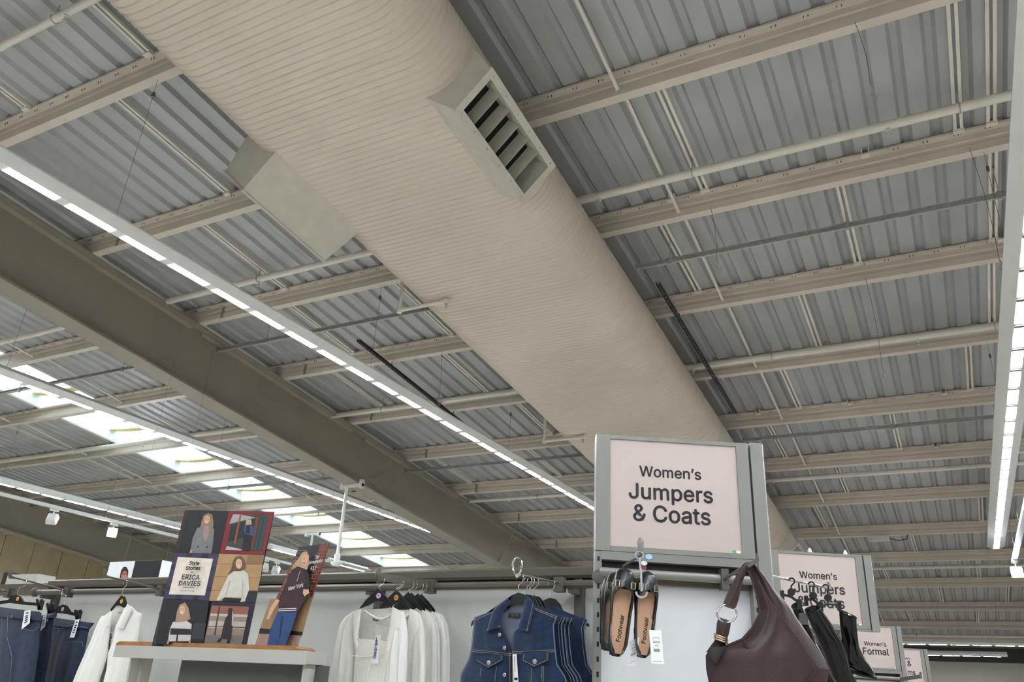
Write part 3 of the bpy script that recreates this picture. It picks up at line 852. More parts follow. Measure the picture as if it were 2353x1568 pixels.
# ------------------------------------------------------------------ denim vests
c4 = zm(1040, 1280, 5.444)
def vest(Y, label, full, group=None):
    pl = planeY(Y)
    t = thing('denim_vest', tuple(pl(c4((760, 2200)))), label, 'vest', group)
    Lb = [(700, 560), (500, 680), (285, 750), (270, 850), (255, 1000), (240, 1150), (200, 1300), (105, 1480), (100, 1700), (120, 2200)]
    Rb = [(880, 560), (1030, 640), (1310, 745), (1265, 850), (1270, 950), (1285, 1150), (1310, 1350), (1410, 1500), (1460, 1700), (1440, 2200)]
    body = panel3(Lb, Rb, c4, planeY(Y + (.03 if full else .016)), 22, 17, NF, .012 if full else .004)
    mk('back_panel', pillow(body, NF, .008 if full else .003), 'lining' if full else 'denim', t, smooth=60)
    if not full:
        fr = panel3(Lb, Rb, c4, pl, 26, 17, NF, .010, [(.002, 3, .1, .4)])
        mk('front_panel', slab(fr, NF, .004), 'denim', t, smooth=60)
        e = [pl(c4(p)) + A3((0, -.004, 0)) for p in Rb[2:9]]
        mk('armhole_stitching', MB().tube(e, .0022, 5), 'stitchblue', t)
        e = [pl(c4((p[0] - 28, p[1]))) + A3((0, -.010, 0)) for p in Rb[2:9]]
        mk('armhole_stitching', MB().tube(e, .0012, 5), 'stitch', t)
        return t
    LP = ([(500, 680), (285, 750), (270, 850), (255, 1000), (240, 1150), (200, 1300), (105, 1480), (100, 1700), (120, 2200)], [(520, 690), (600, 885), (640, 950), (700, 1090), (738, 1180), (735, 1400), (735, 1568), (735, 1800), (735, 2200)])
    RP = ([(900, 640), (835, 880), (765, 950), (745, 1060), (742, 1200), (742, 1568), (742, 1800), (742, 2200)], [(1030, 640), (1310, 745), (1265, 850), (1270, 950), (1285, 1150), (1310, 1350), (1410, 1500), (1460, 1700), (1440, 2200)])
    fl = panel3(LP[0], LP[1], c4, pl, 30, 14, NF, .026, [(.003, 2, 0, .5)])
    frr = panel3(RP[0], RP[1], c4, pl, 30, 14, NF, .026, [(.003, 2, .3, -.4)])
    mk('front_panel', slab(fl, NF, .006), 'denim', t, smooth=60)
    mk('front_panel', slab(frr, NF, .006), 'denim', t, smooth=60)
    for k, (L, R) in enumerate(([[(690, 512), (520, 640), (470, 760), (425, 935)], [(720, 560), (615, 700), (606, 800), (600, 888)]], [[(900, 560), (884, 640), (848, 780), (815, 898)], [(930, 488), (1025, 590), (985, 760), (945, 940)]])):
        cl = mk('collar', slab(panel3(L, R, c4, planeY(Y - .032), 10, 6, NF, .014), NF, .006), 'denim', t, smooth=60)
        edge = (L if k == 0 else R)
        inner = [(p[0] + (18 if k == 0 else -18), p[1] - 4) for p in edge[1:]]
        mk('stitching', MB().tube([planeY(Y - .041)(c4(p)) for p in inner], .0012, 5), 'stitch', cl)
        bot = [L[-1], R[-1]]
        mk('stitching', MB().tube([planeY(Y - .041)(c4((p[0], p[1] - 20))) for p in bot], .0012, 5), 'stitch', cl)
    PF = planeY(Y - .030)
    for q in ([(290, 1262), (635, 1215), (632, 1290), (445, 1396), (290, 1300)], [(880, 1200), (1205, 1192), (1200, 1296), (1022, 1382), (862, 1298)]):
        fp = mk('pocket_flap', poly(MB(), [PF(c4(p)) for p in q], NF, .006), 'denim', t)
        cx, cy = np.mean(q, 0); ins = [(cx + (p[0] - cx) * .9, cy + (p[1] - cy) * .86) for p in q]
        mk('stitching', MB().tube([planeY(Y - .037)(c4(p)) for p in (ins[0], ins[4], ins[3], ins[2], ins[1])], .0012, 5), 'stitch', fp)
        b = planeY(Y - .036)(c4((q[3][0] + 8, q[3][1] - 68)))
        mk('button', MB().lathe(b, NF, [(.0095, 0), (.0095, .003), (.007, .0045), (.001, .004)], 14), 'button', fp, smooth=40)
    for p in ((600, 980), (665, 1145), (665, 1480)):
        mk('button', MB().lathe(planeY(Y - .012)(c4(p)) + A3((0, -.008, 0)), NF, [(.008, 0), (.008, .004), (.006, .005), (.001, .0045)], 14), 'button', t, smooth=40)
    PS = planeY(Y - .027)
    seams = [[(238, 1165), (440, 1180), (640, 1205), (735, 1212)], [(234, 1188), (440, 1203), (640, 1228), (735, 1235)], [(750, 1190), (1000, 1178), (1280, 1165)], [(750, 1212), (1000, 1200), (1282, 1188)], [(350, 1400), (340, 1600), (330, 1900)], [(375, 1400), (368, 1600), (360, 1900)], [(550, 1370), (520, 1600), (500, 1900)], [(985, 1390), (980, 1600), (990, 1900)], [(1120, 1370), (1110, 1600), (1120, 1900)], [(1140, 1370), (1132, 1600), (1145, 1900)], [(290, 790), (490, 700)], [(1030, 660), (1290, 770)], [(1022, 640), (1300, 748)]]
    for s in seams: mk('seam_stitching', MB().tube([PS(c4(p)) for p in s], .0011, 5), 'stitch', t)
    for xx in (718, 752): mk('placket_edge', MB().tube([planeY(Y - .012)(c4((xx, y))) for y in (1190, 1400, 1568, 1900)], .0016, 5), 'stitch', t)
    for e in (RP[1][1:8], LP[0][1:8]): mk('armhole_stitching', MB().tube([pl(c4(p)) + A3((0, -.005, 0)) for p in e], .0018, 5), 'stitchblue', t)
    lb = mk('neck_label', poly(MB(), [planeY(Y + .012)(c4(p)) for p in ((700, 706), (852, 706), (852, 762), (700, 762))], NF, .002), 'ink', t, label='black woven neck label')
    P2 = planeY(Y + .0095)
    text_fit('DENIM', P2(c4((712, 745))), P2(c4((828, 745))), (0, 0, 1), NF, 'card', lb)
    P3 = planeY(Y - .034)
    tg = mk('price_tag', poly(MB(), [P3(c4(p)) for p in ((752, 1222), (800, 1218), (828, 1620), (765, 1622))], NF, .001), 'card', t)
    mk('printing', poly(MB(), [planeY(Y - .0355)(c4(p)) for p in ((770, 1515), (812, 1513), (814, 1545), (772, 1547))], NF, .0004), 'ink', tg)
    mk('printing', poly(MB(), [planeY(Y - .0355)(c4(p)) for p in ((768, 1240), (776, 1240), (784, 1440), (778, 1440))], NF, .0004), 'greyink', tg)
    return t
def coat_hanger(Y, tr, shoulders, X, ztop, label, group, disc=None, num=None, discmat=None):
    """black plastic hanger: traced body plus wire hook"""
    pl = planeY(Y); t = thing('clothes_hanger', tuple(pl(tr(shoulders[0]))), label, 'hanger', group)
    mk('hanger_body', poly(MB(), [pl(tr(p)) for p in shoulders], NF, .008), 'hanger', t)
    apex = min((pl(tr(p)) for p in shoulders), key=lambda q: -q[2])
    mk('hook', hook(X + SH[0], Y + SH[1] - .004, ztop + SH[2] + .003, float(apex[2]) - .004, float(apex[0])), 'chrome', t, smooth=60)
    if disc:
        c = planeY(Y - .0085)(tr(disc[0]))
        d = mk('size_disc', MB().lathe(c, NF, [(disc[1], 0), (disc[1], .0015), (.001, .002)], 18), discmat, t, smooth=40)
        if num:
            w = disc[1] * (.55 if len(num) == 1 else .95)
            text_fit(num, c + A3((-w / 2, -.002, -disc[1] * .3)), c + A3((w / 2, -.002, -disc[1] * .3)), (0, 0, 1), NF, 'ink', d)
    return t
HV = [(690, 660), (720, 540), (760, 480), (830, 452), (900, 470), (960, 540), (1000, 640), (1330, 800), (1330, 840), (900, 600), (820, 590), (740, 610), (300, 800), (238, 870), (250, 820), (300, 755)]
yv = A_v['yt']
coat_hanger(yv + .012 + .02, c4, HV, A_v['X'], A_v['z'](yv + .03), 'black curved hanger inside the front denim vest', 'vest hangers')
vest(yv + .015, 'blue denim vest with collar, pocket flaps and open neck at the front of its arm', True)
for k, px in enumerate((1207, 1214, 1224, 1256)):
    dy = A_v['X'] / kxy(px, 1322)[0] - yv
    dy = max(dy, (.054, .100, .146, .2)[k]) - .018
    SH = A3((.012 * (k == 3), dy + .018, A_v['z'](yv + dy) - A_v['z'](yv)))
    vest(yv + .02, 'blue denim vest tucked behind the front denim vest', False, 'denim vests on one arm')
    coat_hanger(yv + .032, c4, HV, A_v['X'], A_v['z'](yv + .032), 'black curved hanger holding a rear denim vest', 'rear vest hangers')
SH = A3((0, 0, 0))

# ------------------------------------------------------------------ white blouses
c3 = zm(740, 1280, 5.444)
HB = [(478, 650), (560, 545), (715, 395), (800, 490), (885, 600), (878, 640), (820, 600), (780, 570), (720, 555), (660, 570), (590, 610)]
def blouse(Y, label, full, group=None, dx=0.0):
    sh = A3((dx, 0, 0))
    pl0 = planeY(Y); pl = lambda p: pl0(p) + sh
    t = thing('white_blouse', tuple(pl(c3((600, 2300)))), label, 'blouse', group)
    # inside back and neckband
    bk = panel3([(480, 660), (400, 760), (380, 1000), (370, 1300), (360, 1568), (350, 2300)], [(880, 640), (930, 760), (930, 1000), (900, 1300), (880, 1568), (870, 2300)], c3, lambda p: planeY(Y + (.045 if full else .016))(p) + sh, 16, 12, NF, -.02 if full else 0)
    mk('back_panel', slab(bk, NF, .004), 'whitecloth2', t, smooth=60)
    mk('neckband', MB().tube([pl(c3(p)) + A3((0, .02 if full else .009, 0)) for p in ((490, 670), (560, 715), (650, 765), (735, 775), (800, 745), (870, 690))], .006, 6), 'whitecloth', t, smooth=60)
    # front below the square neckline, yoke strips up to the shoulders
    L = [(440, 1020), (420, 1150), (405, 1300), (395, 1568), (380, 2300)]; R = [(830, 1060), (860, 1150), (850, 1300), (800, 1568), (810, 2300)]
    mk('bodice', slab(panel3(L, R, c3, lambda p: pl0(p) + sh, 26, 30, NF, .045 if full else .009, [(.0022 if full else .001, 13, 0, .3)]), NF, .005), 'whitecloth2', t, smooth=50)
    mk('shoulder_yoke', slab(panel3([(385, 690), (380, 850), (400, 1050), (410, 1200)], [(480, 655), (460, 850), (440, 1010), (520, 1110)], c3, pl, 10, 5, NF, .012 if full else .006), NF, .005), 'whitecloth', t, smooth=60)
    mk('shoulder_yoke', slab(panel3([(880, 625), (850, 850), (800, 1060), (770, 1140)], [(985, 680), (980, 850), (900, 1050), (860, 1200)], c3, pl, 10, 5, NF, .012 if full else .006), NF, .005), 'whitecloth', t, smooth=60)
    sl = panel3([(400, 680), (270, 770), (212, 880), (180, 1050), (130, 1350), (95, 1568), (60, 2100), (110, 2250)], [(440, 700), (400, 800), (395, 1000), (400, 1200), (405, 1400), (395, 1568), (300, 2100), (280, 2250)], c3, lambda p: planeY(Y + (.02 if full else .010))(p) + sh, 26, 16, NF, .04 if full else .010, [(.005 if full else .002, 3, .2, .7), (.003 if full else .0015, 5, .5, -.5)])
    mk('sleeve', pillow(sl, NF, .04 if full else .004), 'whitecloth', t, smooth=70)
    sr = panel3([(940, 670), (880, 850), (840, 1050), (810, 1300), (785, 1568), (800, 2100), (820, 2250)], [(985, 680), (1040, 800), (1065, 1000), (1062, 1300), (1050, 1568), (1060, 2100), (1000, 2250)], c3, lambda p: planeY(Y + (.02 if full else .010))(p) + sh, 26, 16, NF, .04 if full else .010, [(.005 if full else .002, 3, .0, -.6), (.003 if full else .0015, 6, .2, .4)])
    mk('sleeve', pillow(sr, NF, .04 if full else .004), 'whitecloth', t, smooth=70)
    if full:
        mk('waist_seam', MB().tube([pl(c3(p)) + A3((0, -.04, 0)) for p in ((405, 1230), (520, 1262), (650, 1262), (760, 1235), (850, 1190))], .002, 5), 'whitecloth', t)
        P3 = lambda p: planeY(Y - .058)(p) + sh
        tg = mk('swing_tag', poly(MB(), [P3(c3(p)) for p in ((672, 985), (735, 975), (700, 1335), (618, 1330))], NF, .001), 'card', t)
        q = lambda p: planeY(Y - .0602)(p) + sh
        text_fit('George', q(c3((672, 1275))), q(c3((700, 1040))), q(c3((600, 1200))) - q(c3((690, 1200))), NF, 'ink', tg, bold=.01)
        mk('price_sticker', poly(MB(), [P3(c3(p)) + A3((0, -.002, 0)) for p in ((682, 990), (732, 982), (705, 1150), (668, 1152))], NF, .001), 'card', tg)
        mk('printing', poly(MB(), [q(c3(p)) + A3((0, -.002, 0)) for p in ((684, 1010), (690, 1010), (682, 1110), (676, 1110))], NF, .0005), 'ink', tg)
        nl = mk('neck_label', poly(MB(), [planeY(Y + .032)(c3(p)) + sh for p in ((640, 765), (715, 780), (700, 812), (632, 796))], NF, .001), 'greyink', t)
    return t
def tint(name, rgb): M[name] = mat(name, rgb, 0.5, var=0.01); return name
yb = A_b['yt']
DM = [tint('lilac_disc', (212, 176, 216)), tint('orange_disc', (240, 168, 84)), tint('green_disc', (176, 204, 84)), tint('yellow_disc', (232, 184, 72)), tint('pink_disc', (226, 176, 170))]
hpx = (873, 907, 916, 937, 947.5, 958.6, 966)
for k, px in enumerate(hpx):
    Y = yb + .02
    dy = A_b['X'] / kxy(px, 1326)[0] - yb if k else 0.0
    if k: dy = max(dy, dy_prev + (.04 if k > 1 else .1))
    dy_prev = dy
    SH = A3(((0, .012, -.006, .008, .0, .01, .004)[k], dy, A_b['z'](yb + dy) - A_b['z'](yb)))
    lab = ['white blouse with a square neckline and pintucked front, front of its row', 'white blouse second in its row on an orange-disc hanger', 'white blouse hanging in the tail of its row'][min(k, 2)] if k != 2 else 'white blouse third in its row on a green-disc hanger'
    blouse(Y, lab, k == 0, 'white blouses on one arm' if k > 2 else None)
    hl = ['black hanger with a lilac size disc in the front blouse', 'black hanger with an orange size disc', 'black hanger with a green size disc'][k] if k < 3 else 'plain black hanger in the tail of the blouse row'
    coat_hanger(Y + .006, c3, HB, A_b['X'], A_b['z'](Y), hl, 'blouse hangers' if k > 2 else None, disc=((708, 488), .0125) if k < 3 else None, num=('8', '10', '12')[k] if k < 3 else None, discmat=DM[k] if k < 3 else None)
SH = A3((0, 0, 0))

# ------------------------------------------------------------------ open white shirt
c1 = zm(0, 1280, 5.444)
def shirt(Y):
    pl = planeY(Y)
    t = thing('white_shirt', tuple(pl(c1((1300, 2300)))), 'open white collared shirt hanging between jeans and poster stand', 'shirt')
    bk = panel3([(1400, 660), (1300, 760), (1250, 1000), (1150, 1300), (1050, 1568), (900, 2300)], [(1600, 600), (1700, 720), (1720, 1000), (1700, 1300), (1690, 1568), (1660, 2300)], c1, planeY(Y + .05), 16, 12, NF, -.01)
    mk('back_panel', slab(bk, NF, .004), 'whitecloth2', t, smooth=60)
    mk('front_panel', slab(panel3([(1390, 680), (1255, 780), (1240, 900), (1130, 1150), (1040, 1350), (960, 1568), (800, 2300)], [(1400, 690), (1385, 850), (1350, 1100), (1340, 1230), (1290, 1400), (1230, 1568), (1180, 2300)], c1, pl, 26, 14, NF, .03, [(.004, 3, 0, .6)]), NF, .004), 'whitecloth', t, smooth=60)
    mk('front_panel', slab(panel3([(1560, 640), (1440, 880), (1400, 1100), (1345, 1215), (1340, 1400), (1300, 1568), (1220, 2300)], [(1640, 620), (1740, 720), (1745, 900), (1700, 1150), (1650, 1350), (1560, 1568), (1500, 2300)], c1, pl, 26, 14, NF, .03, [(.004, 3, .4, -.6)]), NF, .004), 'whitecloth', t, smooth=60)
    sl = panel3([(1280, 740), (1232, 820), (1180, 950), (1080, 1200), (1000, 1400), (935, 1568), (700, 2150)], [(1330, 760), (1300, 880), (1260, 1050), (1200, 1250), (1130, 1450), (1090, 1568), (880, 2150)], c1, planeY(Y + .02), 24, 12, NF, .035, [(.005, 2, .2, .9)])
    mk('sleeve', pillow(sl, NF, .035), 'whitecloth', t, smooth=70)
    sr = panel3([(1690, 690), (1680, 850), (1660, 1050), (1610, 1250), (1590, 1450), (1570, 1568), (1540, 2150)], [(1735, 720), (1755, 850), (1762, 1080), (1750, 1250), (1735, 1450), (1722, 1568), (1700, 2150)], c1, planeY(Y + .03), 24, 12, NF, .03, [(.005, 2, .0, -.7)])
    mk('sleeve', pillow(sr, NF, .035), 'whitecloth', t, smooth=70)
    mk('collar', slab(panel3([(1390, 690), (1360, 740), (1330, 800), (1300, 862)], [(1400, 720), (1385, 790), (1378, 830), (1368, 868)], c1, planeY(Y - .03), 8, 4, NF, .008), NF, .004), 'whitecloth', t, smooth=60)
    mk('collar', slab(panel3([(1590, 590), (1545, 700), (1500, 800), (1455, 870)], [(1650, 630), (1610, 740), (1570, 830), (1538, 905)], c1, planeY(Y - .03), 8, 5, NF, .01), NF, .004), 'whitecloth', t, smooth=60)
    tg = mk('swing_tag', poly(MB(), [planeY(Y + .02)(c1(p)) for p in ((1380, 935), (1420, 950), (1400, 1140), (1345, 1200))], NF, .001), 'card', t)
    q = planeY(Y + .018)
    text_fit('George', q(c1((1372, 1180))), q(c1((1398, 960))), q(c1((1300, 1080))) - q(c1((1400, 1080))), NF, 'ink', tg, bold=.015)
    mk('neck_label', poly(MB(), [planeY(Y + .045)(c1(p)) for p in ((1478, 690), (1530, 682), (1528, 712), (1482, 718))], NF, .001), tint('sage_label', (170, 186, 160)), t)
ysh = A_s['X'] / kxy(286, 1336)[0]
coat_hanger(ysh + .012, c1, [(1395, 660), (1470, 560), (1530, 485), (1570, 500), (1590, 570), (1590, 610), (1560, 640), (1500, 610), (1450, 620), (1400, 680)], A_s['X'], A_s['z'](ysh), 'black hanger with a yellow disc in the open white shirt', None, ((1522, 557), .012), '8', DM[3])
shirt(ysh)

# ------------------------------------------------------------------ jeans
def jeans(Y, label, Lb, Rb, waist, btn, tagq, extra=None, legs=True):
    pl = planeY(Y)
    t = thing('blue_jeans', tuple(pl(c1((Lb[-1][0], 3300)))), label, 'jeans')
    mid = [((a[0] + b[0]) / 2, (a[1] + b[1]) / 2) for a, b in zip(Lb, Rb)]
    hip = panel3(Lb, Rb, c1, pl, 24, 20, NF, .03, [(.004, 2, .15, .2), (.002, 5, 0, .3)])
    mk('hips', pillow(hip, NF, .02), 'denim_dark', t, smooth=60)
    l, r, m_ = Lb[-1], Rb[-1], ((Lb[-1][0] * .55 + Rb[-1][0] * .45), Lb[-1][1])
    for a, b in ((l, m_), (m_, r)):
        lg = panel3([(a[0], a[1] - 20), (a[0] - 60, a[1] + 800), (a[0] - 120, 3300)], [(b[0], b[1] - 20), (b[0] - 100, b[1] + 800), (b[0] - 200, 3300)], c1, pl, 14, 12, NF, .045)
        mk('leg', pillow(lg, NF, .02), 'denim_dark', t, smooth=60)
    wb = panel3(waist[0], waist[1], c1, planeY(Y - .012), 4, 16, NF, .016)
    w = mk('waistband', slab(wb, NF, .008), 'denim_dark', t, smooth=60)
    mk('button', MB().lathe(planeY(Y - .036)(c1(btn)), NF, [(.0095, 0), (.0095, .004), (.007, .005), (.001, .0045)], 14), 'button', w, smooth=40)
    tg = mk('size_sticker', poly(MB(), [planeY(Y - .034)(c1(p)) for p in tagq], NF, .001), 'card', t)
    a, b, c, d = [np.array(p, float) for p in tagq]
    for f in (.12, .3, .42, .55, .68):
        l0 = a + (d - a) * f; r0 = b + (c - b) * f
        x0, x1 = l0 + (r0 - l0) * .25, l0 + (r0 - l0) * .7
        e = (d - a) * .07
        mk('printing', poly(MB(), [planeY(Y - .0352)(c1(p)) for p in (x0, x1, x1 + e, x0 + e)], NF, .0005), 'ink', tg)
    for s, mname in (extra or []):
        mk('seam_stitching', MB().tube([planeY(Y - .033)(c1(p)) for p in s], .0011, 5), mname, t)
    return t
def clip_hanger(Y, ends, apex, X, ztop, label, disc, discmat):
    pl = planeY(Y); t = thing('clip_hanger', tuple(pl(c1(ends[0]))), label, 'hanger', None)
    a, b = np.array(ends[0], float), np.array(ends[1], float); ap = np.array(apex, float)
    h = 18
    mk('crossbar', poly(MB(), [pl(c1(p)) for p in ((a[0], a[1] - h), (ap[0] - 110, ap[1] + 60), (ap[0] - 45, ap[1] + 10), (ap[0], ap[1] - 6), (ap[0] + 45, ap[1] + 10), (ap[0] + 90, ap[1] + 82), (b[0], b[1] - h), (b[0], b[1] + h), (ap[0] + 60, ap[1] + 118), (ap[0] - 100, ap[1] + 96), (a[0], a[1] + h))], NF, .009), 'hanger', t)
    for e in (a, b):
        for dx in (-30, 26):
            mk('clip_jaw', poly(MB(), [planeY(Y - .008)(c1(p)) for p in ((e[0] + dx - 16, e[1] - 60), (e[0] + dx + 4, e[1] - 72), (e[0] + dx + 20, e[1] - 50), (e[0] + 14, e[1] + 70), (e[0] - 22, e[1] + 70))], NF, .012), 'hanger', t)
    mk('hook', hook(X, Y - .004, ztop + .003, float(pl(c1(apex))[2]) - .004, float(pl(c1(apex))[0])), 'chrome', t, smooth=60)
    d = mk('size_disc', MB().lathe(planeY(Y - .0095)(c1(disc)), NF, [(.0125, 0), (.0125, .0015), (.001, .002)], 18), discmat, t, smooth=40)
    c = planeY(Y - .0118)(c1(disc))
    text_fit('10', c + A3((-.006, 0, -.004)), c + A3((.006, 0, -.004)), (0, 0, 1), NF, 'ink', d)
yj1 = A_j['X'] / kxy(61, 1333)[0]; yj2 = A_j['X'] / kxy(161, 1357)[0]; yj2 = min(yj2, YRL - .05)
clip_hanger(yj1, ((-140, 600), (515, 600)), (222, 482), A_j['X'], A_j['z'](yj1), 'black clip hanger with an orange disc holding the front jeans', (222, 527), DM[1])
jeans(yj1 + .01, 'dark blue jeans clipped at the front of their arm with a white sticker', [(-190, 610), (-200, 800), (-220, 1100), (-240, 1568)], [(505, 690), (500, 850), (480, 1200), (425, 1568)],
      ([(-190, 600), (-195, 730)], [(505, 700), (500, 800)]), (152, 752), ((308, 676), (384, 668), (372, 830), (270, 912)),
      [([(100, 720), (85, 1000), (150, 1250), (120, 1568)], 'stitchblue'), ([(300, 905), (420, 930), (470, 880)], 'stitchblue'), ([(20, 760), (20, 800)], 'stitch')])
pq = planeY(yj1 - .03)
yjm = (yj1 + yj2) / 2
jeans(yjm, 'dark blue jeans squeezed between two other pairs of jeans', [(490, 760), (495, 900), (480, 1200), (430, 1568)], [(700, 690), (665, 850), (630, 1200), (560, 1568)],
      ([(500, 740), (498, 800)], [(700, 700), (690, 760)]), (590, 800), ((545, 740), (580, 725), (565, 870), (505, 930)))
clip_hanger(yj2, ((640, 650), (990, 735)), (805, 605), A_j['X'], A_j['z'](yj2), 'black clip hanger with a pink disc holding the rear jeans', (785, 655), DM[4])
jeans(yj2 + .01, 'dark blue jeans at the rear of their arm with button fly showing', [(660, 800), (650, 950), (600, 1250), (565, 1568)], [(1165, 830), (1110, 930), (1060, 1200), (960, 1568)],
      ([(665, 760), (660, 870)], [(1168, 830), (1105, 905)]), (738, 938), ((945, 790), (998, 780), (930, 1012), (872, 1010)),
      [([(880, 1060), (1030, 1068), (1040, 1120)], 'stitchblue'), ([(665, 885), (760, 900), (890, 850), (1090, 890)], 'stitchblue')])
# ================================================================== poster stand
YS0, YPO = 2.62, 2.80
YS1 = float(planeY(YS0)((707, 1497))[0]) / kxy(752, 1506)[0]
cp = zm(340, 1150, 3.752)
PS_ = planeY(YS0)
tl, br = PS_((270, 1486)), PS_((707, 1497))
zst, zsb = float(br[2]), float(PS_((709, 1526))[2])
xl_, xr_ = float(tl[0]), float(br[0])
st = thing('poster_stand', ((xl_ + xr_) / 2, (YS0 + YS1) / 2, 0), 'pale grey poster stand with a wooden slot base and curved side brackets', 'display stand')
mk('shelf_top', MB().box(xl_, xr_, YS0, YS1, zsb, zst), 'shelf', st)
mk('shelf_lip', MB().box(xl_ - .004, xr_ + .004, YS0 - .008, YS0, zsb - .004, zst + .001), 'shelf', st)
xa, xb = float(planeY(YPO)((292, 1478))[0]), float(planeY(YPO)((703, 1490))[0])
mk('wooden_base', MB().loft([[(xa, y, zst), (xb, y, zst), (xb, y, zst + h * .6), (xb - .02, y, zst + h), (xa + .02, y, zst + h), (xa, y, zst + h * .6)] for y, h in ((YPO - .06, .026), (YPO + .06, .026))]), 'wood', st)
mk('rear_panel', MB().box(float(planeY(YS1)((430, 1540))[0]), xr_ + .03, YS1 - .04, YS1 - .01, 0, zsb - .002), 'fitdark', st)
for xx in (xl_ + .08, xr_ - .03):
    prof = [(YS0 + .02 + (YS1 - YS0) * (1 - math.cos(a)) * .5, zsb - .30 * math.sin(a)) for a in np.linspace(0, math.pi / 2, 10)] + [(YS1, zsb - .30), (YS1, zsb)]
    mk('side_bracket', MB().prism([(xx, a, b) for a, b in prof], (.012, 0, 0)), 'shelf', st)
mk('leg_panel', MB().box(xl_ + .07, xl_ + .11, YS1 - .05, YS1, 0, zsb), 'shelf', st)

PCOL = {}
def pc(rgb):
    if rgb not in PCOL: PCOL[rgb] = mat('print_%d_%d_%d' % rgb, rgb, 0.5, var=0.05, scale=30)
    return PCOL[rgb]
def decals(parent, pl_at, items, nrm=NF, name='printed_shape', tr=None):
    for k, it in enumerate(items):
        rgb, pts = it[0], it[1]
        nm = it[2] if len(it) > 2 else name
        mk(nm, poly(MB(), [pl_at(.0004 * (k + 2))((tr or cp)(p)) for p in pts], nrm, .0003), pc(rgb), parent)
def turned(px, deg):
    a = math.radians(deg); n = A3((math.sin(a), -math.cos(a), 0)); c = planeY(YPO)(px)
    return n, (lambda o: (lambda q: on_plane(q[0], q[1], c + n * o, n)))
N1, plA1 = turned((455, 1480), 21.7)
N2, plA2 = turned((632, 1485), -11.0)
def board(name, label, corners, rgb, n, plA):
    t = thing(name, tuple(planeY(YPO)(cp(corners[3]))), label, 'poster')
    b = mk('board', poly(MB(), [plA(0)(cp(p)) - n * .006 for p in corners], n, .006), pc(rgb), t)
    return t
p1 = board('display_poster', 'tall collage poster with six fashion photos and a cream name panel', [(318, 85), (1088, 100), (840, 1285), (28, 1272)], (40, 38, 52), N1, plA1)
S = 'figure_print'
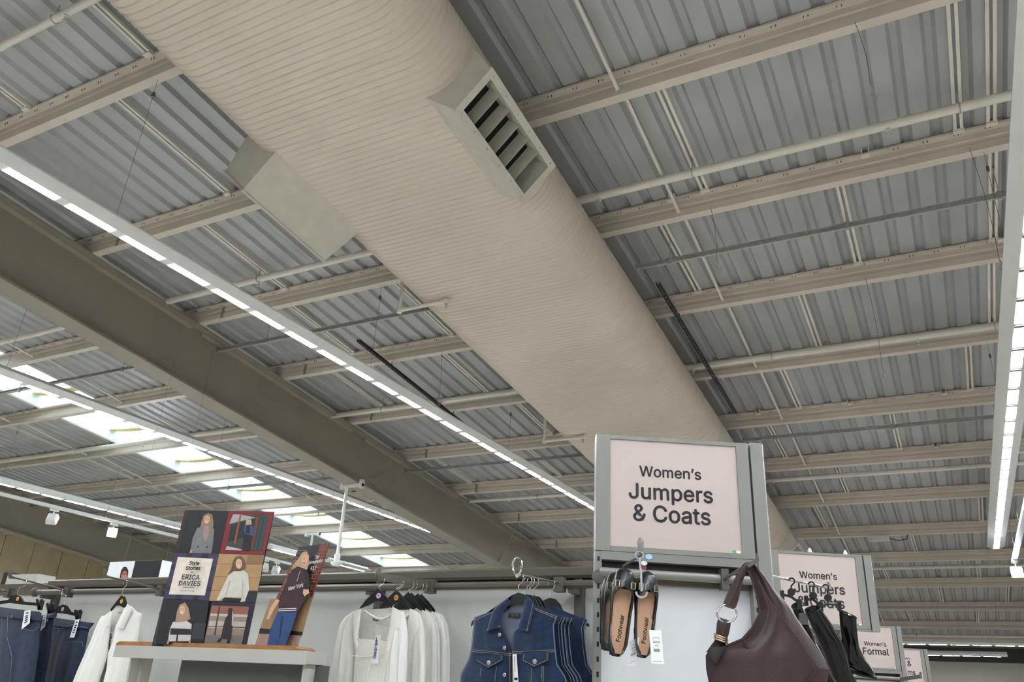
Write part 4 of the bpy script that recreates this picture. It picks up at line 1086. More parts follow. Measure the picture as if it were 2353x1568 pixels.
decals(p1, plA1, [
 ((34, 37, 40), [(320, 87), (695, 94), (612, 462), (242, 455)], 'photo_print'),
 ((64, 40, 36), [(320, 87), (345, 88), (262, 455), (242, 455)]),
 ((128, 126, 130), [(470, 225), (425, 240), (385, 330), (367, 430), (362, 455), (545, 460), (560, 380), (572, 250), (530, 225)], S),
 ((170, 140, 142), [(488, 205), (532, 210), (522, 300), (495, 360), (474, 300)], S),
 ((150, 124, 100), [(480, 130), (520, 110), (555, 125), (566, 200), (556, 280), (530, 300), (522, 215), (480, 228), (452, 242), (460, 190)], S),
 ((222, 168, 142), ell(508, 168, 25, 38, 14, .2), S),
 ((245, 240, 235), ell(505, 186, 10, 4, 8), S), ((70, 50, 44), ell(497, 160, 4, 3, 6), S), ((70, 50, 44), ell(519, 162, 4, 3, 6), S),
 ((200, 150, 128), [(365, 430), (385, 430), (375, 457), (360, 455)], S),
 ((40, 38, 42), ell(430, 402, 8, 8, 8), S), ((40, 38, 42), ell(508, 404, 8, 8, 8), S),
 ((134, 38, 48), [(697, 94), (1086, 101), (1004, 475), (616, 463)], 'photo_print'),
 ((66, 68, 70), [(735, 122), (1043, 125), (985, 438), (668, 430)], 'photo_print'),
 ((178, 176, 174), [(735, 122), (800, 124), (930, 150), (700, 205)], 'photo_print'),
 ((40, 44, 46), [(712, 215), (925, 160), (890, 300), (690, 360)], 'photo_print'),
 ((160, 84, 50), [(792, 125), (806, 126), (755, 378), (738, 376)], 'photo_print'),
 ((120, 60, 48), [(935, 140), (960, 140), (905, 420), (880, 420)], 'photo_print'),
 ((44, 76, 74), [(985, 130), (1006, 130), (935, 436), (908, 436)], 'photo_print'),
 ((190, 186, 180), [(680, 395), (815, 425), (812, 434), (669, 430)], 'photo_print'),
 ((30, 30, 40), [(830, 285), (905, 300), (872, 436), (808, 434)], S),
 ((58, 82, 132), [(838, 205), (892, 195), (918, 260), (908, 310), (880, 300), (838, 292), (825, 265)], S),
 ((40, 40, 48), [(850, 205), (880, 205), (882, 292), (842, 286)], S),
 ((196, 172, 140), [(858, 152), (888, 152), (896, 205), (876, 212), (842, 215), (845, 180)], S),
 ((220, 172, 148), ell(873, 170, 12, 19, 12), S), ((30, 30, 30), ell(875, 164, 12, 4, 8), S),
 ((66, 60, 90), [(232, 455), (612, 463), (528, 868), (132, 850)], 'photo_print'),
 ((48, 42, 60), [(330, 457), (385, 458), (288, 858), (235, 856)]), ((48, 42, 60), [(470, 460), (520, 461), (430, 864), (385, 862)]),
 ((52, 46, 70), [(205, 560), (592, 572), (585, 612), (195, 600)]), ((52, 46, 70), [(160, 735), (556, 750), (548, 790), (150, 775)]),
 ((238, 226, 212), [(258, 490), (562, 505), (490, 822), (180, 812)], 'name_panel'),
 ((182, 146, 102), [(614, 463), (1004, 475), (928, 884), (527, 868)], 'photo_print'),
 ((150, 114, 76), [(600, 548), (990, 552), (989, 557), (599, 553)]), ((150, 114, 76), [(572, 655), (968, 668), (967, 673), (571, 660)]), ((150, 114, 76), [(548, 775), (945, 778), (944, 783), (547, 780)]),
 ((148, 116, 82), [(860, 475), (1004, 476), (990, 552), (845, 548)]), ((40, 44, 52), [(850, 782), (946, 784), (928, 884), (838, 880)]),
 ((26, 28, 40), [(655, 840), (835, 852), (800, 880), (640, 872)], S),
 ((216, 210, 198), [(755, 598), (822, 600), (865, 640), (872, 770), (835, 872), (795, 878), (812, 840), (660, 838), (612, 868), (590, 862), (640, 760), (680, 680), (700, 620)], S),
 ((196, 190, 176), [(700, 690), (716, 690), (676, 830), (664, 830)], S), ((196, 190, 176), [(812, 690), (824, 690), (818, 838), (806, 836)], S),
 ((112, 84, 62), [(755, 490), (800, 480), (835, 520), (840, 590), (800, 612), (740, 612), (685, 652), (718, 590), (735, 520)], S),
 ((228, 178, 152), ell(784, 548, 28, 44, 14), S), ((250, 245, 240), ell(786, 570, 11, 4, 8), S), ((60, 45, 40), ell(772, 538, 4, 3, 6), S), ((60, 45, 40), ell(797, 538, 4, 3, 6), S),
 ((34, 34, 40), [(132, 852), (527, 870), (475, 1252), (38, 1240)], 'photo_print'),
 ((64, 64, 70), [(100, 960), (112, 960), (62, 1235), (50, 1235)]), ((58, 58, 64), [(400, 1060), (500, 1065), (480, 1200), (370, 1195)]),
 ((214, 206, 204), [(215, 1050), (330, 1038), (378, 1070), (366, 1215), (172, 1218), (190, 1110)], S),
 ((40, 34, 38), [(196, 1104), (372, 1112), (370, 1162), (190, 1160)], S), ((40, 34, 38), [(248, 1160), (262, 1160), (256, 1216), (240, 1216)], S),
 ((172, 142, 116), [(275, 900), (320, 882), (350, 930), (368, 1025), (330, 1042), (235, 1055), (250, 960)], S),
 ((222, 170, 146), ell(296, 948, 25, 42, 14), S), ((248, 244, 240), ell(292, 968, 11, 5, 8), S), ((70, 50, 44), ell(286, 938, 4, 3, 6), S), ((70, 50, 44), ell(308, 940, 4, 3, 6), S), ((200, 150, 130), [(355, 1205), (368, 1205), (366, 1246), (348, 1246)], S), ((200, 150, 130), [(172, 1205), (186, 1205), (176, 1242), (160, 1240)], S),
 ((38, 30, 50), [(548, 872), (926, 886), (845, 1256), (477, 1252)], 'photo_print'),
 ((158, 138, 124), [(552, 908), (873, 920), (805, 1250), (482, 1246)], 'photo_print'),
 ((156, 96, 82), [(552, 908), (873, 920), (860, 985), (540, 975)], 'photo_print'), ((206, 196, 186), [(540, 978), (860, 988), (856, 1008), (535, 998)], 'photo_print'), ((196, 186, 178), [(530, 1040), (846, 1050), (836, 1110), (520, 1100)], 'photo_print'),
 ((60, 58, 60), [(522, 1085), (840, 1095), (838, 1102), (520, 1092)]), ((60, 58, 60), [(612, 912), (622, 912), (580, 1165), (568, 1165)]),
 ((122, 118, 112), [(498, 1160), (826, 1168), (806, 1250), (482, 1246)], 'photo_print'),
 ((48, 38, 38), [(695, 930), (728, 930), (736, 1010), (728, 1100), (716, 1205), (628, 1195), (648, 1090), (668, 1020), (690, 990)], S), ((206, 196, 190), [(728, 950), (742, 1000), (730, 1080), (722, 1080)], S),
 ((24, 22, 24), [(620, 1190), (640, 1195), (622, 1228), (590, 1222)], S), ((24, 22, 24), [(690, 1200), (710, 1205), (704, 1236), (676, 1230)], S),
], N1)
def ptext(s, a, b, parent, m_='ink', bold=.015, pl=None, nrm=N1, up=(0, 0, 1), **kw):
    q = pl or plA1(.032)
    text_fit(s, q(cp(a)), q(cp(b)), up, nrm, m_, parent, bold=bold, **kw)
ptext('Style', (356, 556), (441, 558), p1, bold=.03)
ptext('Stories', (326, 600), (450, 602), p1, bold=.03)
ptext('by', (370, 627), (390, 628), p1)
ptext('ERICA', (291, 681), (443, 686), p1)
ptext('DAVIES', (264, 735), (448, 740), p1)
ptext('@erica_davies', (303, 756), (396, 758), p1)
ptext('Exclusively for George.', (278, 784), (402, 788), p1)

p2 = board('display_poster', 'narrow leaning poster of a maroon zip sweatshirt against a brick wall', [(1305, 403), (1560, 370), (1274, 1282), (914, 1270)], (122, 70, 58), N2, plA2)
it = [((52, 56, 62), [(1300, 405), (1480, 382), (1400, 640), (1240, 640)], 'photo_print'),
      ((40, 42, 46), [(1240, 600), (1420, 600), (1330, 870), (1130, 840)], 'photo_print'),
      ((164, 132, 96), [(1055, 850), (1420, 835), (1330, 1165), (965, 1110)], 'photo_print'),
      ((44, 38, 36), [(965, 1105), (1335, 1135), (1328, 1170), (955, 1155)], 'photo_print'),
      ((176, 146, 132), [(955, 1150), (1328, 1168), (1280, 1268), (920, 1256)], 'photo_print')]
import itertools
for r in range(14):       # mortar lines of the printed brickwork
    y = 430 + r * 31
    f = lambda yy: 1305 - (yy - 403) * (1305 - 918) / 855
    g = lambda yy: 1560 - (yy - 370) * (1560 - 1278) / 900
    it.append(((176, 130, 112), [(f(y) + 4, y), (f(y) + 78, y + 1), (f(y) + 78, y + 4), (f(y) + 4, y + 3)]))
    it.append(((176, 130, 112), [(g(y) - 70, y - 4), (g(y) - 4, y - 8), (g(y) - 4, y - 5), (g(y) - 70, y - 1)]))
    for c in (f(y) + 18 + 24 * (r % 2), f(y) + 60, g(y) - 30 - 20 * (r % 2)):
        it.append(((176, 130, 112), [(c, y), (c + 3, y), (c - 9, y + 31), (c - 12, y + 31)]))
it += [((48, 78, 128), [(1120, 960), (1290, 955), (1240, 1110), (1180, 1262), (1110, 1262), (1130, 1180), (1095, 1262), (1025, 1258), (1060, 1100)], S),
       ((28, 48, 92), [(1150, 1000), (1170, 1000), (1140, 1180), (1128, 1180)], S),
       ((64, 38, 46), [(1255, 590), (1340, 580), (1385, 640), (1380, 760), (1330, 900), (1285, 965), (1122, 965), (1130, 850), (1185, 720), (1215, 640)], S),
       ((40, 34, 38), [(1330, 580), (1390, 640), (1392, 780), (1345, 880), (1330, 790), (1360, 700)], S),
       ((228, 222, 216), [(1126, 936), (1282, 930), (1280, 936), (1125, 942)], S), ((228, 222, 216), [(1124, 952), (1278, 946), (1277, 952), (1123, 958)], S),
       ((226, 176, 150), [(1105, 855), (1135, 865), (1075, 960), (1040, 1030), (1025, 1020), (1050, 940)], S),
       ((226, 176, 150), [(1340, 770), (1385, 770), (1390, 800), (1350, 830), (1335, 800)], S),
       ((186, 158, 124), [(1330, 450), (1370, 440), (1390, 480), (1385, 560), (1370, 600), (1290, 570), (1240, 600), (1225, 640), (1250, 560), (1300, 500)], S),
       ((226, 172, 140), ell(1352, 510, 27, 48, 14, .15), S), ((60, 45, 40), ell(1345, 500, 5, 4, 6), S), ((168, 60, 60), ell(1347, 542, 11, 5, 8), S),
       ((206, 200, 196), [(1312, 605), (1315, 605), (1286, 700), (1282, 700)], S)]
decals(p2, plA2, it, N2)
q2 = plA2(.056)
for s, a, b in (('Zip', (1440, 505), (1472, 498)), ('Sweatshirt', (1386, 552), (1505, 535)), ('£17', (1402, 606), (1452, 598)), ('New York', (1212, 780), (1340, 745))):
    ptext(s, a, b, p2, 'card', bold=.02, pl=q2, nrm=N2)

# hanging box sign far behind the shirt
qs = lambda px: on_axis(px[0], px[1], 1, 6.6)
hb = thing('hanging_box_sign', tuple(qs((304, 1327))), 'hanging box sign with a cropped face print and a black half', 'sign')
bl, tr_ = qs((243, 1340)), qs((372, 1288))
xm = float(qs((307, 1310))[0]); x0, x1 = float(qs((248, 1312))[0]), float(qs((369, 1306))[0]); zt_, zb_ = float(qs((310, 1290))[2]), float(qs((310, 1352))[2])
mk('box', MB().box(x0, x1, 6.6, 7.0, zb_, zt_), 'card', hb)
mk('black_face', MB().box(xm, x1 - .002, 6.594, 6.6, zb_ + .002, zt_ - .002), 'ink', hb)
qf = planeY(6.596)
for k, (rgb, pts) in enumerate((((34, 30, 30), [(272, 1345), (275, 1328), (278, 1312), (284, 1303), (291, 1304), (295, 1312), (293, 1326), (290, 1345)]), ((206, 120, 104), [(277, 1345), (279, 1320), (285, 1313), (291, 1314), (292, 1322), (289, 1345)]), ((40, 34, 32), [(280, 1319), (290, 1318), (290, 1320), (280, 1321)]))):
    mk('face_print', poly(MB(), [planeY(6.597 - .002 * k)(p) for p in pts], NF, .001), pc(rgb), hb)
for px in (262, 372):
    b = qs((px, 1292)); mk('hanging_wire', MB().tube([(b[0] + .06 * (1 if px < 300 else -1), 6.7, zt_ - .01), (b[0] + .06 * (1 if px < 300 else -1), 6.7, roofz(6.7, .19))], .0014, 5), 'wire', hb)
qs = lambda px: on_axis(px[0], px[1], 1, 5.2)
w0, w1 = qs((18, 1322)), qs((84, 1332))
hb2 = thing('white_box_unit', (float(w0[0]), 5.3, 0), 'tall white unit with a black side standing behind the jeans wall', 'shop fitting')
mk('white_front', MB().box(float(w0[0]), float(w1[0]), 5.2, 5.4, 0, float(qs((30, 1321))[2])), 'shelf', hb2)
mk('black_side', MB().box(float(w0[0]) - .08, float(w0[0]), 5.2, 5.4, 0, float(qs((30, 1315))[2])), 'ink', hb2)
# ================================================================== aisle sign units, turned 30 degrees
AU = math.radians(30.0)
U = A3((math.cos(AU), math.sin(AU), 0)); N = A3((-math.sin(AU), math.cos(AU), 0)); FN = -N
G1 = at_depth(1368, 1265, 2.95); G1[2] = 0
W = 0.661
def gb(mb, G, a0, a1, z0, z1, d0, d1):
    """box in unit coordinates: a along the sign, d towards the viewer"""
    return mb.obox(G + U * a0 - N * d0 + A3((0, 0, z0)), U * (a1 - a0), -N * (d1 - d0), (0, 0, z1 - z0))
ZT, ZB = 2.577, 2.130
def sign_unit(G, label, detail, lower=True):
    t = thing('aisle_sign_unit', tuple(G + U * .33), label, 'sign unit')
    B = lambda name, m_, *a, par=t: mk(name, gb(MB(), G, *a), m_, par)
    B('left_mullion', 'fitlight', 0, .0545, ZB, ZT, -.05, .004)
    B('top_strip', 'fitlight', .0555, .595, 2.5615, ZT, -.05, .004)
    B('bottom_strip', 'fitlight', .0555, .595, ZB, 2.1485, -.05, .004)
    B('right_mullion', 'fitlight', .5475, .595, 2.1485, 2.5615, -.05, .004)
    pnl = B('sign_panel', 'signpink', .0555, .5475, 2.1485, 2.5615, -.02, -.002)
    B('sign_back', 'fitdark', .004, .60, ZB, ZT - .003, -.055, -.05)
    # rounded full-height corner post at the right
    pr = [(.603, .006), (.640, .006), (.652, .002), (.659, -.008), (.661, -.03), (.661, -.055), (.603, -.055)]
    mb = MB().loft([[G + U * a - N * d + A3((0, 0, z)) for a, d in pr] for z in (0.0 if lower else ZB - .012, ZT + .003)])
    mk('corner_post', mb, 'fitlight', t, smooth=30)
    # stickers in the panel corner
    B('green_sticker', tint('green_sticker', (110, 168, 90)), .512, .5245, 2.1495, 2.1600, -.002, -.0012, par=pnl)
    B('white_sticker', 'card', .5265, .5415, 2.1495, 2.1590, -.002, -.0012, par=pnl)
    if not lower:
        B('underside', 'fitlight', .0, .600, ZB - .012, ZB - .001, -.05, .002)
        B('slotted_upright', 'fitlight', 0, .024, 0.0, ZB - .012, -.05, .0)
        return t, pnl
    B('cross_rail', 'fitlight', .018, .600, 2.098, ZB - .001, -.05, .002)
    B('shadow_gap', 'black', .018, .600, 2.070, 2.098, -.05, -.035)
    mk('round_rail', MB().tube([G + U * .012 + A3((0, 0, 2.052)) - N * .012, G + U * .600 + A3((0, 0, 2.052)) - N * .012], .016, 12), 'fitlight', t, smooth=40)
    B('rail_backing', 'fit', .018, .600, 2.022, 2.07, -.045, -.02)
    B('back_panel', 'backwhite', .025, .597, 0.0, 2.035, -.07, -.045)
    for a in (.0, .578):
        up = B('slotted_upright', 'fitlight', a, a + .024, 0.0, ZB - .002, -.05, .0)
        if detail:
            mbs = MB(); z = 1.55
            while z < ZB - .03:
                gb(mbs, G, a + .008, a + .016, z, z + .017, -.004, .0006); z += .0492
            mk('upright_slots', mbs, 'black', up, kind='stuff')
    if detail:
        mb = MB().lathe(G + U * .012 + A3((0, 0, 2.035)) - N * .0, -N, [(.024, 0), (.024, .012), (.014, .02)], 14)
        mk('rail_end_cap', mb, 'fitdark', t, smooth=40)
    return t, pnl
def sign_text(G, pnl, lines):
    for s, a0, a1, z, bold in lines:
        text_fit(s, G + U * a0 + A3((0, 0, z)) + N * .0018, G + U * a1 + A3((0, 0, z)) + N * .0018, (0, 0, 1), FN, 'signtext', pnl, bold=bold)
gp = lambda px, G=G1: (lambda q: (float(np.dot(q - G, U)), float(q[2])))(on_plane(px[0], px[1], G, N))
a_w0, z_w0 = gp((1470, 1096)); a_w1, z_w1 = gp((1611, 1101))
a_j0, z_j0 = gp((1446, 1146)); a_j1, z_j1 = gp((1638, 1155))
a_c0, z_c0 = gp((1456, 1197)); a_c1, z_c1 = gp((1633, 1206))
t1, pn = sign_unit(G1, 'pink aisle sign unit holding the black ballet flats and the brown bag', True)
L1 = [('Women’s', a_w0, a_w1, (z_w0 + z_w1) / 2, .018), ('Jumpers', a_j0, a_j1, (z_j0 + z_j1) / 2, .018), ('& Coats', a_c0, a_c1, (z_c0 + z_c1) / 2, .018)]
sign_text(G1, pn, L1)
def unit_from_right(px, py, dep):
    g = at_depth(px, py, dep); g[2] = 0
    return g - U * W
G2 = unit_from_right(2026, 1455, 4.92)
t2, pn2 = sign_unit(G2, 'pink jumpers and coats sign unit behind the hanging boots', False, False)
L2 = [(s, a + .014, b + .014, z - .006, bo) for s, a, b, z, bo in L1]
sign_text(G2, pn2, L2)
for k, a in enumerate((.27, .50)):
    mk('sign_clip', MB().lathe(G2 + U * a + A3((0, 0, ZT)) + N * .02, (0, 0, 1), [(.014, 0), (.012, .016), (.004, .03)], 8), 'card', t2)
G3 = unit_from_right(2077, 1487, 8.62)
t3, pn3 = sign_unit(G3, 'pink womens formal sign unit half hidden by the boots', False)
g3 = lambda px: gp(px, G3)
sign_text(G3, pn3, [('Women’s', g3((1986, 1483))[0], g3((2037, 1486))[0], g3((2010, 1485))[1], .018), ('Formal', g3((1984, 1504))[0], g3((2043, 1507))[0], g3((2010, 1505))[1], .02)])
G4 = unit_from_right(2131, 1488.5, 11.05)
t4, pn4 = sign_unit(G4, 'pink aisle sign unit farthest down the row of sign units', False)
g4 = lambda px: gp(px, G4)
a9 = g4((2092, 1516))[0]
sign_text(G4, pn4, [('Women’s', a9 - (a9 - g4((2084, 1516))[0]) * 3.3, a9, g4((2085, 1516))[1], .018), ('&', g4((2086, 1532))[0], g4((2095, 1532))[0], g4((2090, 1532))[1], .02), ('ms', g4((2087, 1551))[0], g4((2104, 1551))[0], g4((2095, 1551))[1], .02)])
# rail arm reaching out of the farther unit
q0, q1 = at_depth(2070, 1562, 8.3), at_depth(2116, 1555, 8.0)
t = thing('faceout_arm', tuple(q0), 'dark display arm pointing past the farthest sign unit', 'display arm')
mk('arm_bar', MB().beam(q0, q1, .02, .035), 'fitdark', t)
mk('end_stop', MB().beam(q1 - A3((0, 0, .02)), q1 + A3((0, 0, .04)), .02, .02, up=(0, 1, 0)), 'fitdark', t)

def GD(d): return lambda px: on_plane(px[0], px[1], G1 - N * d, N)
# ------------------------------------------------------------------ ballet flats on a prong
c6 = zm(1340, 1230, 4.64)
tip = GD(.36)(c6((612, 100)))
t = thing('display_prong', tuple(tip - A3((0, 0, .03))), 'grey prong with a drop-shaped end holding the ballet flats', 'display arm')
tb = A3((tip[0], tip[1], tip[2] - .035))
mk('end_stop', MB().lathe(tip - A3((0, 0, .030)), (0, 0, 1), [(.003, 0), (.0075, .012), (.0105, .03), (.0105, .04), (.006, .05), (.001, .053)], 14), 'fitlight', t, smooth=60)
root = tb + N * .34 + A3((0, 0, -.012)); root[2] = 2.075
mk('prong', MB().tube([root, tb, tip - A3((0, 0, .025))], .0045, 8), 'fitdark', t, smooth=50)
def flat_shoe(toe, heel, width, label, group, shift=0.0):
    """ballet flat hung toe up with its top line towards the viewer"""
    pl = GD(.34 - shift); a, b = pl(c6(heel)), pl(c6(toe))
    ax = b - a; L = np.linalg.norm(ax); ax /= L
    wv = U - ax * np.dot(U, ax); wv /= np.linalg.norm(wv); hv = np.cross(wv, ax); hv = hv if np.dot(hv, FN) > 0 else -hv
    a = a - hv * .05
    t = thing('ballet_flat', tuple(a), label, 'shoe', group)
    wf = lambda s: width * np.interp(s, [0, .04, .12, .3, .5, .68, .82, .92, .98, 1], [.28, .55, .72, .78, .84, 1.0, .96, .78, .5, .18])
    hf = lambda s: np.interp(s, [0, .05, .2, .45, .66, .72, .85, .95, 1], [.045, .06, .055, .046, .05, .054, .046, .034, .018])
    ph = lambda s: math.pi * np.interp(s, [0, .04, .15, .35, .55, .66, .73, .765, 1], [.95, .80, .64, .60, .63, .72, .88, 1.0, 1.0])
    rings = []
    for s in np.r_[np.linspace(0, .9, 28), np.linspace(.91, 1, 8)]:
        r = []
        for f in np.linspace(-ph(s), ph(s), 25):
            x = wf(s) * math.copysign(abs(math.sin(f)) ** .65, math.sin(f)); h = hf(s) * (1 - math.cos(f)) / 2
            r.append(a + ax * L * s + wv * x + hv * h)
        rings.append(r)
    mb = MB().sheet(rings)
    up = mk('upper', mb, 'shoe', t, smooth=60)
    mk('topline', MB().tube([r[0] for r in rings[1:26]] , .0022, 6).tube([r[-1] for r in rings[1:26]], .0022, 6), 'shoe', up)
    ins = []
    for s in np.linspace(.03, .76, 18):
        ins.append([a + ax * L * s + wv * wf(s) * .80 * k + hv * .008 for k in np.linspace(-1, 1, 7)])
    io = mk('insole', MB().sheet(ins, hv * -.003), 'insole', t, smooth=40)
    so = []
    for s in np.linspace(0, 1, 20): so.append([a + ax * L * s + wv * wf(s) * .97 * k - hv * .001 for k in np.linspace(-1, 1, 7)])
    mk('outsole', MB().sheet(so, hv * -.006), 'sole', t)
    mk('heel', MB().loft([[a + ax * L * .01 + wv * x * wf(.05) - hv * q for x, q in ((-.8, .006), (.8, .006), (.8, .018), (-.8, .018))], [a + ax * L * .2 + wv * x * wf(.2) - hv * q for x, q in ((-.9, .006), (.9, .006), (.9, .014), (-.9, .014))]]), 'sole', t)
    # lettering along the insole
    s0, s1 = .42, .14
    base = lambda s, k: a + ax * L * s + wv * wf(s) * k + hv * .0088
    text_fit('Footwear', base(.16, .30), base(.46, .42), -wv, hv, 'ink', io, bold=.01)
    # strap over the vamp with two small buckles
    st_ = []
    for s in (.765, .81):
        st_.append([a + ax * L * s + wv * wf(s) * 1.03 * math.copysign(abs(math.sin(f)) ** .65, math.sin(f)) + hv * (hf(s) * 1.06 * (1 - math.cos(f)) / 2 + .002) for f in np.linspace(-math.pi * .93, math.pi * .93, 25)])
    sp = mk('strap', MB().sheet(st_, hv * -.002), 'shoe', t, smooth=60)
    for sgn in (-1, 1):
        f = sgn * math.pi * .66; s = .788
        c = a + ax * L * s + wv * wf(s) * 1.04 * sgn * .66 + hv * (hf(s) * 1.06 * .93 + .004)
        e1, e2 = ax * .0095, wv * .0065
        mk('buckle', MB().tube([c - e1 - e2, c + e1 - e2, c + e1 + e2, c - e1 + e2], .002, 6, loop=True), 'gold', sp)
    return t
flat_shoe((470, 335), (372, 1285), .0385, 'front black ballet flat with gold buckles, left of its pair', None)
flat_shoe((712, 370), (655, 1300), .0375, 'front black ballet flat with gold buckles, right of its pair', None)
for k in (1, 2):
    flat_shoe((420 - 45 * k, 350 + 30 * k), (335 - 28 * k, 1225), .038, 'black ballet flat tucked behind the front pair', 'ballet flats behind the front pair', .082 * k)
# plastic shoe hanger clip with ring
c = GD(.40)(c6((622, 620)))
t = thing('shoe_hanger', tuple(c), 'clear plastic hanger joining the pair of ballet flats', 'hanger')
M['clear'] = mat('clear_grey_plastic', (170, 174, 182), 0.15, var=0.02)
mk('stem', MB().tube([GD(.365)(c6((600, 250))), GD(.385)(c6((618, 420))), GD(.395)(c6((622, 600)))], .0035, 8), 'clear', t)
mk('clip_ring', MB().tube([GD(.395)(c6((622 + 56 * math.cos(f), 615 + 52 * math.sin(f)))) for f in np.linspace(-.2, math.pi + .2, 12)], .0035, 7), 'clear', t, smooth=60)
mk('hook_loop', MB().tube([GD(.362)(c6((598 + 42 * math.cos(f), 215 + 38 * math.sin(f)))) for f in np.linspace(0, 2 * math.pi, 14)[:-1]], .003, 6, loop=True), 'clear', t, smooth=60)
for (p, r, m_, lab) in (((700, 232), (.0125, .0095), tint('pale_blue_tag', (168, 206, 232)), 'pale blue oval size tag above the ballet flats'), ((648, 300), (.011, .008), 'card', 'white oval size tag below the pale blue tag'), ((640, 345), (.010, .007), tint('red_tag', (190, 50, 70)), 'small red tag tucked above the ballet flats')):
    cc = GD(.385 if p[0] == 700 else .375 if p[0] == 648 else .368)(c6(p))
    t = thing('size_tag', tuple(cc), lab, 'tag')
    mk('plate', poly(MB(), [cc + U * r[0] * math.cos(f) + A3((0, 0, r[1] * math.sin(f))) for f in np.linspace(0, 2 * math.pi, 22)[:-1]], FN, .002), m_, t)
    rim = [cc + FN * .002 + U * r[0] * math.cos(f) + A3((0, 0, r[1] * math.sin(f))) for f in np.linspace(0, 2 * math.pi, 22)[:-1]]
    mk('rim', MB().tube(rim, .001, 5, loop=True), 'greyink', t)
for quad, d, lab in ((((702, 1012), (832, 1018), (860, 1376), (728, 1368)), .40, 'white barcode tag hanging in front of the right ballet flat'), (((498, 1135), (600, 1090), (562, 1395), (472, 1395)), .30, 'white barcode tag hanging between the ballet flats')):
    t = thing('price_tag', tuple(GD(d)(c6(quad[2]))), lab, 'tag')
    cd = mk('card', poly(MB(), [GD(d)(c6(p)) for p in quad], FN, .0008), 'card', t)
    q = [np.array(p, float) for p in quad]
    at = lambda x, y: q[0] + (q[1] - q[0]) * x + (q[3] - q[0]) * y
    for x0, x1, y0, y1, m_ in ((.28, .78, .22, .235, 'greyink'), (.28, .78, .33, .345, 'greyink'), (.28, .295, .22, .345, 'greyink'), (.765, .78, .22, .345, 'greyink'), (.25, .85, .37, .382, 'greyink'), (.35, .7, .46, .475, 'greyink'), (.15, .9, .93, .94, 'greyink')):
        mk('printing', poly(MB(), [GD(d + .001)(c6(p)) for p in (at(x0, y0), at(x1, y0), at(x1, y1), at(x0, y1))], FN, .0003), m_, cd)
    mk('string', MB().tube([GD(d)(c6(at(.5, .03))), GD(d - .01)(c6(at(.45, -.12))), GD(.335)(c6(at(.2, -.5)))], .0008, 4), 'greyink', cd)
    for k in range(9):
        x0 = .27 + k * .055; mk('barcode_bar', poly(MB(), [GD(d + .001)(c6(p)) for p in (at(x0, .56), at(x0 + .028, .56), at(x0 + .028, .65), at(x0, .65))], FN, .0003), 'ink', cd)

# ------------------------------------------------------------------ brown hobo bag on a hook
c7 = zm(1600, 1250, 4.93)
hk = GD(.33)(c7((690, 175))); rt = GD(.03)(c7((345, 380)))
rt = G1 + U * .468 - N * .03; rt = A3((rt[0], rt[1], 2.05))
t = thing('bag_hook', tuple(hk), 'grey hook arm holding the dark brown bag', 'display arm')
mk('rail_clip', gb(MB(), G1, .455, .482, 2.012, 2.085, -.005, .035), 'fitdark', t)
kb = GD(.33)(c7((600, 250)))
mk('arm_rod', MB().tube([rt, GD(.18)(c7((480, 300))), kb, hk - A3((0, 0, .003)), hk + A3((0, 0, .018))], [.006, .006, .0065, .007, .0045], 8), 'fit', t, smooth=60)
t = thing('hobo_bag', tuple(GD(.30)(c7((700, 1900)))), 'dark brown leather hobo bag with a metal ring and gold bands', 'bag')
Lb = [(585, 225), (640, 400), (690, 600), (722, 780), (640, 950), (520, 1085), (330, 1165), (165, 1185), (105, 1260), (110, 1420), (150, 1620), (300, 1850)]
Rb = [(655, 235), (790, 380), (890, 520), (1040, 690), (1130, 830), (1220, 960), (1290, 1060), (1350, 1150), (1430, 1290), (1515, 1430), (1470, 1620), (1250, 1850)]
def rail_rows(amp, d):
    L_, R_ = resample([c7(p) for p in Lb], 40), resample([c7(p) for p in Rb], 40)
    rows = []
    for i in range(40):
        v = i / 39; row = []
        for j in range(21):
            s = j / 20
            h = amp * math.sin(math.pi * s) ** .7 * (.25 + .75 * min(1, v * 1.5)) + .010 * math.sin(2 * math.pi * (1.6 * s + .2 - .5 * v)) * min(1, 2 * v) * math.sin(math.pi * s) + .004 * math.sin(2 * math.pi * (4 * s + 1.2 * v)) * math.sin(math.pi * s)
            row.append(GD(d)(L_[i] + (R_[i] - L_[i]) * s) + FN * h)
        rows.append(row)
    return rows
body = mk('bag_body', pillow(rail_rows(.06, .29), FN, .06), 'leather', t, smooth=70)
for pts in ([(700, 420), (800, 600), (950, 820), (1150, 1080), (1320, 1330), (1400, 1440)], [(505, 1090), (580, 1200), (660, 1340), (740, 1568), (780, 1700)], [(525, 1085), (600, 1200), (680, 1340), (765, 1568), (800, 1700)], [(1515, 1430), (1380, 1410), (1250, 1560), (1200, 1650)]):
    mk('seam', MB().tube([GD(.29 + .052)(c7(p)) for p in pts], .0022, 5), 'leather', body)
rim = [GD(.315)(c7(p)) for p in ((690, 600), (722, 780), (640, 950), (520, 1085), (330, 1165), (165, 1185))]
mk('opening_edge', MB().tube(rim, .004, 6), 'leather', body, smooth=60)
mk('opening', slab(panel3([(150, 1180), (120, 1250), (130, 1330), (190, 1350)], [(340, 1165), (300, 1240), (290, 1300), (240, 1350)], c7, GD(.335), 6, 5, FN, 0.01), FN, .004), 'leather_in', body, smooth=60)
def band(L, R, d, amp, nm='strap'):
    rows = panel3(L, R, c7, GD(d), 14, 9, FN, amp, [(.004, 2, .1, .4)])
    return mk(nm, pillow(rows, FN, .012), 'leather', t, smooth=60)
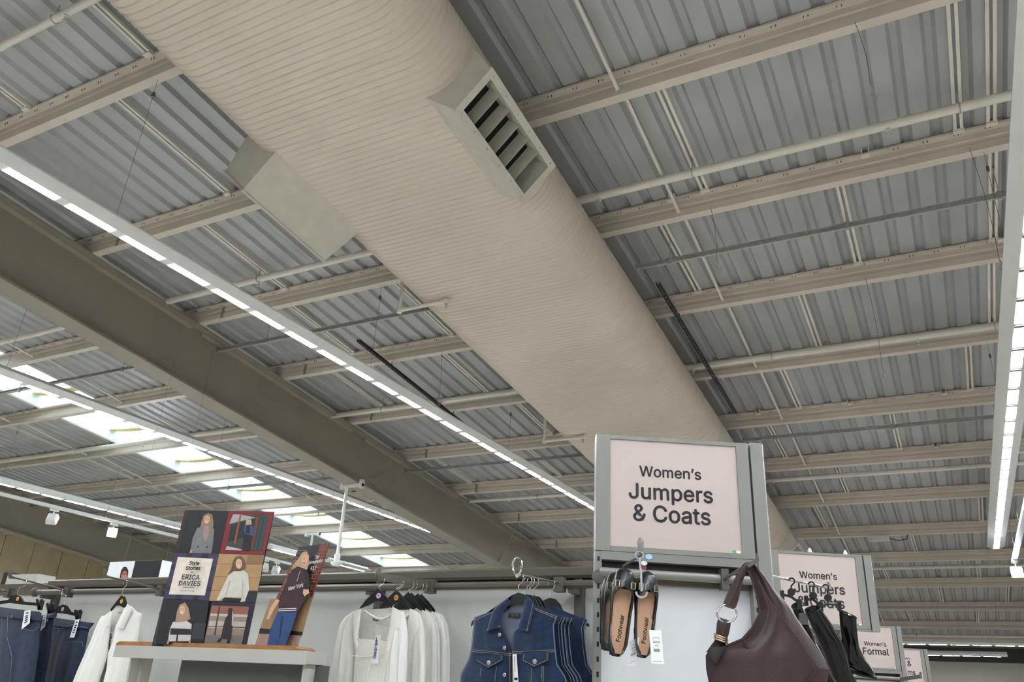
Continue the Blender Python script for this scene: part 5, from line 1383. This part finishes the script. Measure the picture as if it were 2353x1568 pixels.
band([(600, 205), (540, 215), (490, 290), (420, 420), (350, 560), (318, 640), (300, 695)], [(650, 235), (600, 280), (560, 340), (510, 470), (488, 600), (465, 680), (440, 745)], .315, .018)
ring_c = (346, 792)
mk('metal_ring', MB().tube([GD(.32)(c7((ring_c[0] + 110 * math.cos(f), ring_c[1] + 102 * math.sin(f)))) for f in np.linspace(0, 2 * math.pi, 29)[:-1]], .0032, 8, loop=True), 'chrome', t, smooth=60)
band([(250, 835), (232, 900), (225, 980), (216, 1050)], [(392, 880), (385, 950), (370, 1020), (345, 1100)], .312, .02)
band([(216, 1050), (205, 1100), (160, 1160), (110, 1230)], [(345, 1100), (340, 1130), (335, 1150), (320, 1190)], .300, .016)
for k in range(3):
    o = k * 24
    pts = [GD(.318 + .022 * max(0, math.sin(f)) - .02 * max(0, -math.sin(f)))(c7((277 + 75 * math.cos(f), 1050 + o + 28 * math.cos(f)))) for f in np.linspace(0, 2 * math.pi, 19)[:-1]]
    mk('gold_band', MB().tube(pts, .0028, 7, loop=True), 'gold', t, smooth=60)

# ------------------------------------------------------------------ boots on a rod behind the bag
dr = 3.35
AD = lambda px, d=dr: at_depth(px[0], px[1], d)
r0, r1 = AD((1760, 1322), 3.30), AD((1908, 1352), 3.45)
t = thing('boot_rod', tuple(r0), 'thin chrome rod holding the hanging black boots', 'display arm')
mk('rod', MB().tube([r0, r1], .0055, 10), 'chrome', t, smooth=50)
mk('end_stop', MB().tube([r1, AD((1902, 1338), 3.46)], .006, 8), 'fitlight', t)
def boot_hanger(px_hook, px_disc, bar, dep, label):
    t = thing('boot_hanger', tuple(AD(px_disc, dep)), label, 'hanger')
    h = AD(px_hook, dep); dd = AD(px_disc, dep)
    pts = [AD((px_hook[0] + 7 * math.cos(f), px_hook[1] + 7 * math.sin(f)), dep) for f in np.linspace(-2.9, .9, 9)] + [AD((px_disc[0], px_disc[1] - 14), dep), dd]
    mk('hook', MB().tube(pts, .0035, 7), 'hanger', t, smooth=60)
    n = -_fwd
    mk('disc', MB().lathe(dd, n, [(.0165, 0), (.0165, .004), (.012, .006)], 18), 'hanger', t, smooth=40)
    mk('crossbar', MB().tube([AD(p, dep) for p in bar], .006, 7), 'hanger', t, smooth=50)
    for e in (bar[0], bar[-1]):
        mk('clip_jaw', MB().beam(AD((e[0], e[1] - 8), dep), AD((e[0] + 1, e[1] + 14), dep), .012, .014, up=tuple(_right)), 'hanger', t)
boot_hanger((1819, 1336), (1818, 1361), [(1797, 1366), (1818, 1372), (1837, 1386)], 3.33, 'black boot hanger with a round disc nearest the pink sign post')
boot_hanger((1864, 1345), (1868, 1369), [(1852, 1378), (1868, 1378), (1886, 1392)], 3.36, 'black boot hanger with a large disc in the middle of the rod')
boot_hanger((1897, 1351), (1902, 1374), [(1880, 1396), (1902, 1388), (1928, 1390)], 3.40, 'black boot hanger with a tilted disc at the end of the rod')
def boot(L, R, dep, label, sole=None):
    """side outline traced at its own depth, rounded towards and away from the viewer"""
    t = thing('ankle_boot', tuple(AD(L[-1], dep)), label, 'boot')
    pl = lambda p: at_depth(p[0], p[1], dep)
    rows = panel3(L, R, lambda p: p, pl, 34, 15, -_fwd, .034, [(.0025, 2.0, .1, 1.3), (.0015, 4, .3, -2.0)], flat=.55)
    up = mk('upper', pillow(rows, -_fwd, .034), 'patent', t, smooth=75)
    mid = [(np.array(L[0]) + np.array(R[0])) / 2]
    a, b = pl(L[0]), pl(R[0]); c = (a + b) / 2; e = (b - a) / 2
    rim = [c + e * math.cos(f) - _fwd * .030 * math.sin(f) for f in np.linspace(0, 2 * math.pi, 21)[:-1]]
    mk('shaft_rim', MB().tube(rim, .0025, 6, loop=True), 'patent', up, smooth=60)
    z = [pl((p[0] * .35 + q[0] * .65, p[1] * .35 + q[1] * .65)) - _fwd * .034 for p, q in zip(L[:5], R[:5])]
    mk('zip', MB().tube(z, .0022, 6), 'hanger', up)
    if sole:
        mk('outsole', MB().loft([[pl(p) - _fwd * k + _up * h for k, h in ((-.03, 0), (.03, 0), (.03, -.008), (-.03, -.008))] for p in sole]), 'sole', t)
        mk('heel', MB().loft([[pl(sole[0]) + _right * x - _fwd * k for x, k in ((-.004, -.022), (.026, -.022), (.026, .022), (-.004, .022))], [pl(sole[0]) - _up * .022 + _right * x - _fwd * k for x, k in ((0, -.018), (.022, -.018), (.022, .018), (0, .018))]]), 'sole', t)
    return t
boot([(1820, 1398), (1832, 1430), (1845, 1465), (1858, 1500), (1872, 1530), (1890, 1568)], [(1842, 1388), (1856, 1430), (1872, 1470), (1890, 1505), (1908, 1540), (1925, 1575)], 3.50, 'glossy black boot partly hidden behind the brown bag')
boot([(1850, 1406), (1862, 1435), (1878, 1470), (1892, 1505), (1902, 1535), (1912, 1560), (1935, 1590), (1960, 1604)], [(1884, 1396), (1908, 1430), (1936, 1475), (1948, 1505), (1952, 1530), (1960, 1552), (1975, 1578), (1984, 1598)], 3.33, 'glossy black patent boot with bright highlights in the middle of the rod')
boot([(1928, 1404), (1930, 1435), (1934, 1468), (1936, 1495), (1931, 1514), (1940, 1528), (1965, 1541), (1992, 1549)], [(1968, 1420), (1969, 1440), (1971, 1465), (1974, 1486), (1983, 1506), (1994, 1522), (2003, 1536), (2007, 1546)], 3.43, 'black leather ankle boot with its toe pointing at the formal sign', sole=[(1931, 1516), (1940, 1530), (1965, 1543), (2008, 1551)])
t = thing('boot_tag', tuple(AD((1846, 1420), 3.45)), 'grey card tag between two glossy boots', 'tag')
mk('card', poly(MB(), [AD(p, 3.45) for p in ((1836, 1409), (1857, 1409), (1857, 1436), (1836, 1436))], -_fwd, .001), 'greyink', t)
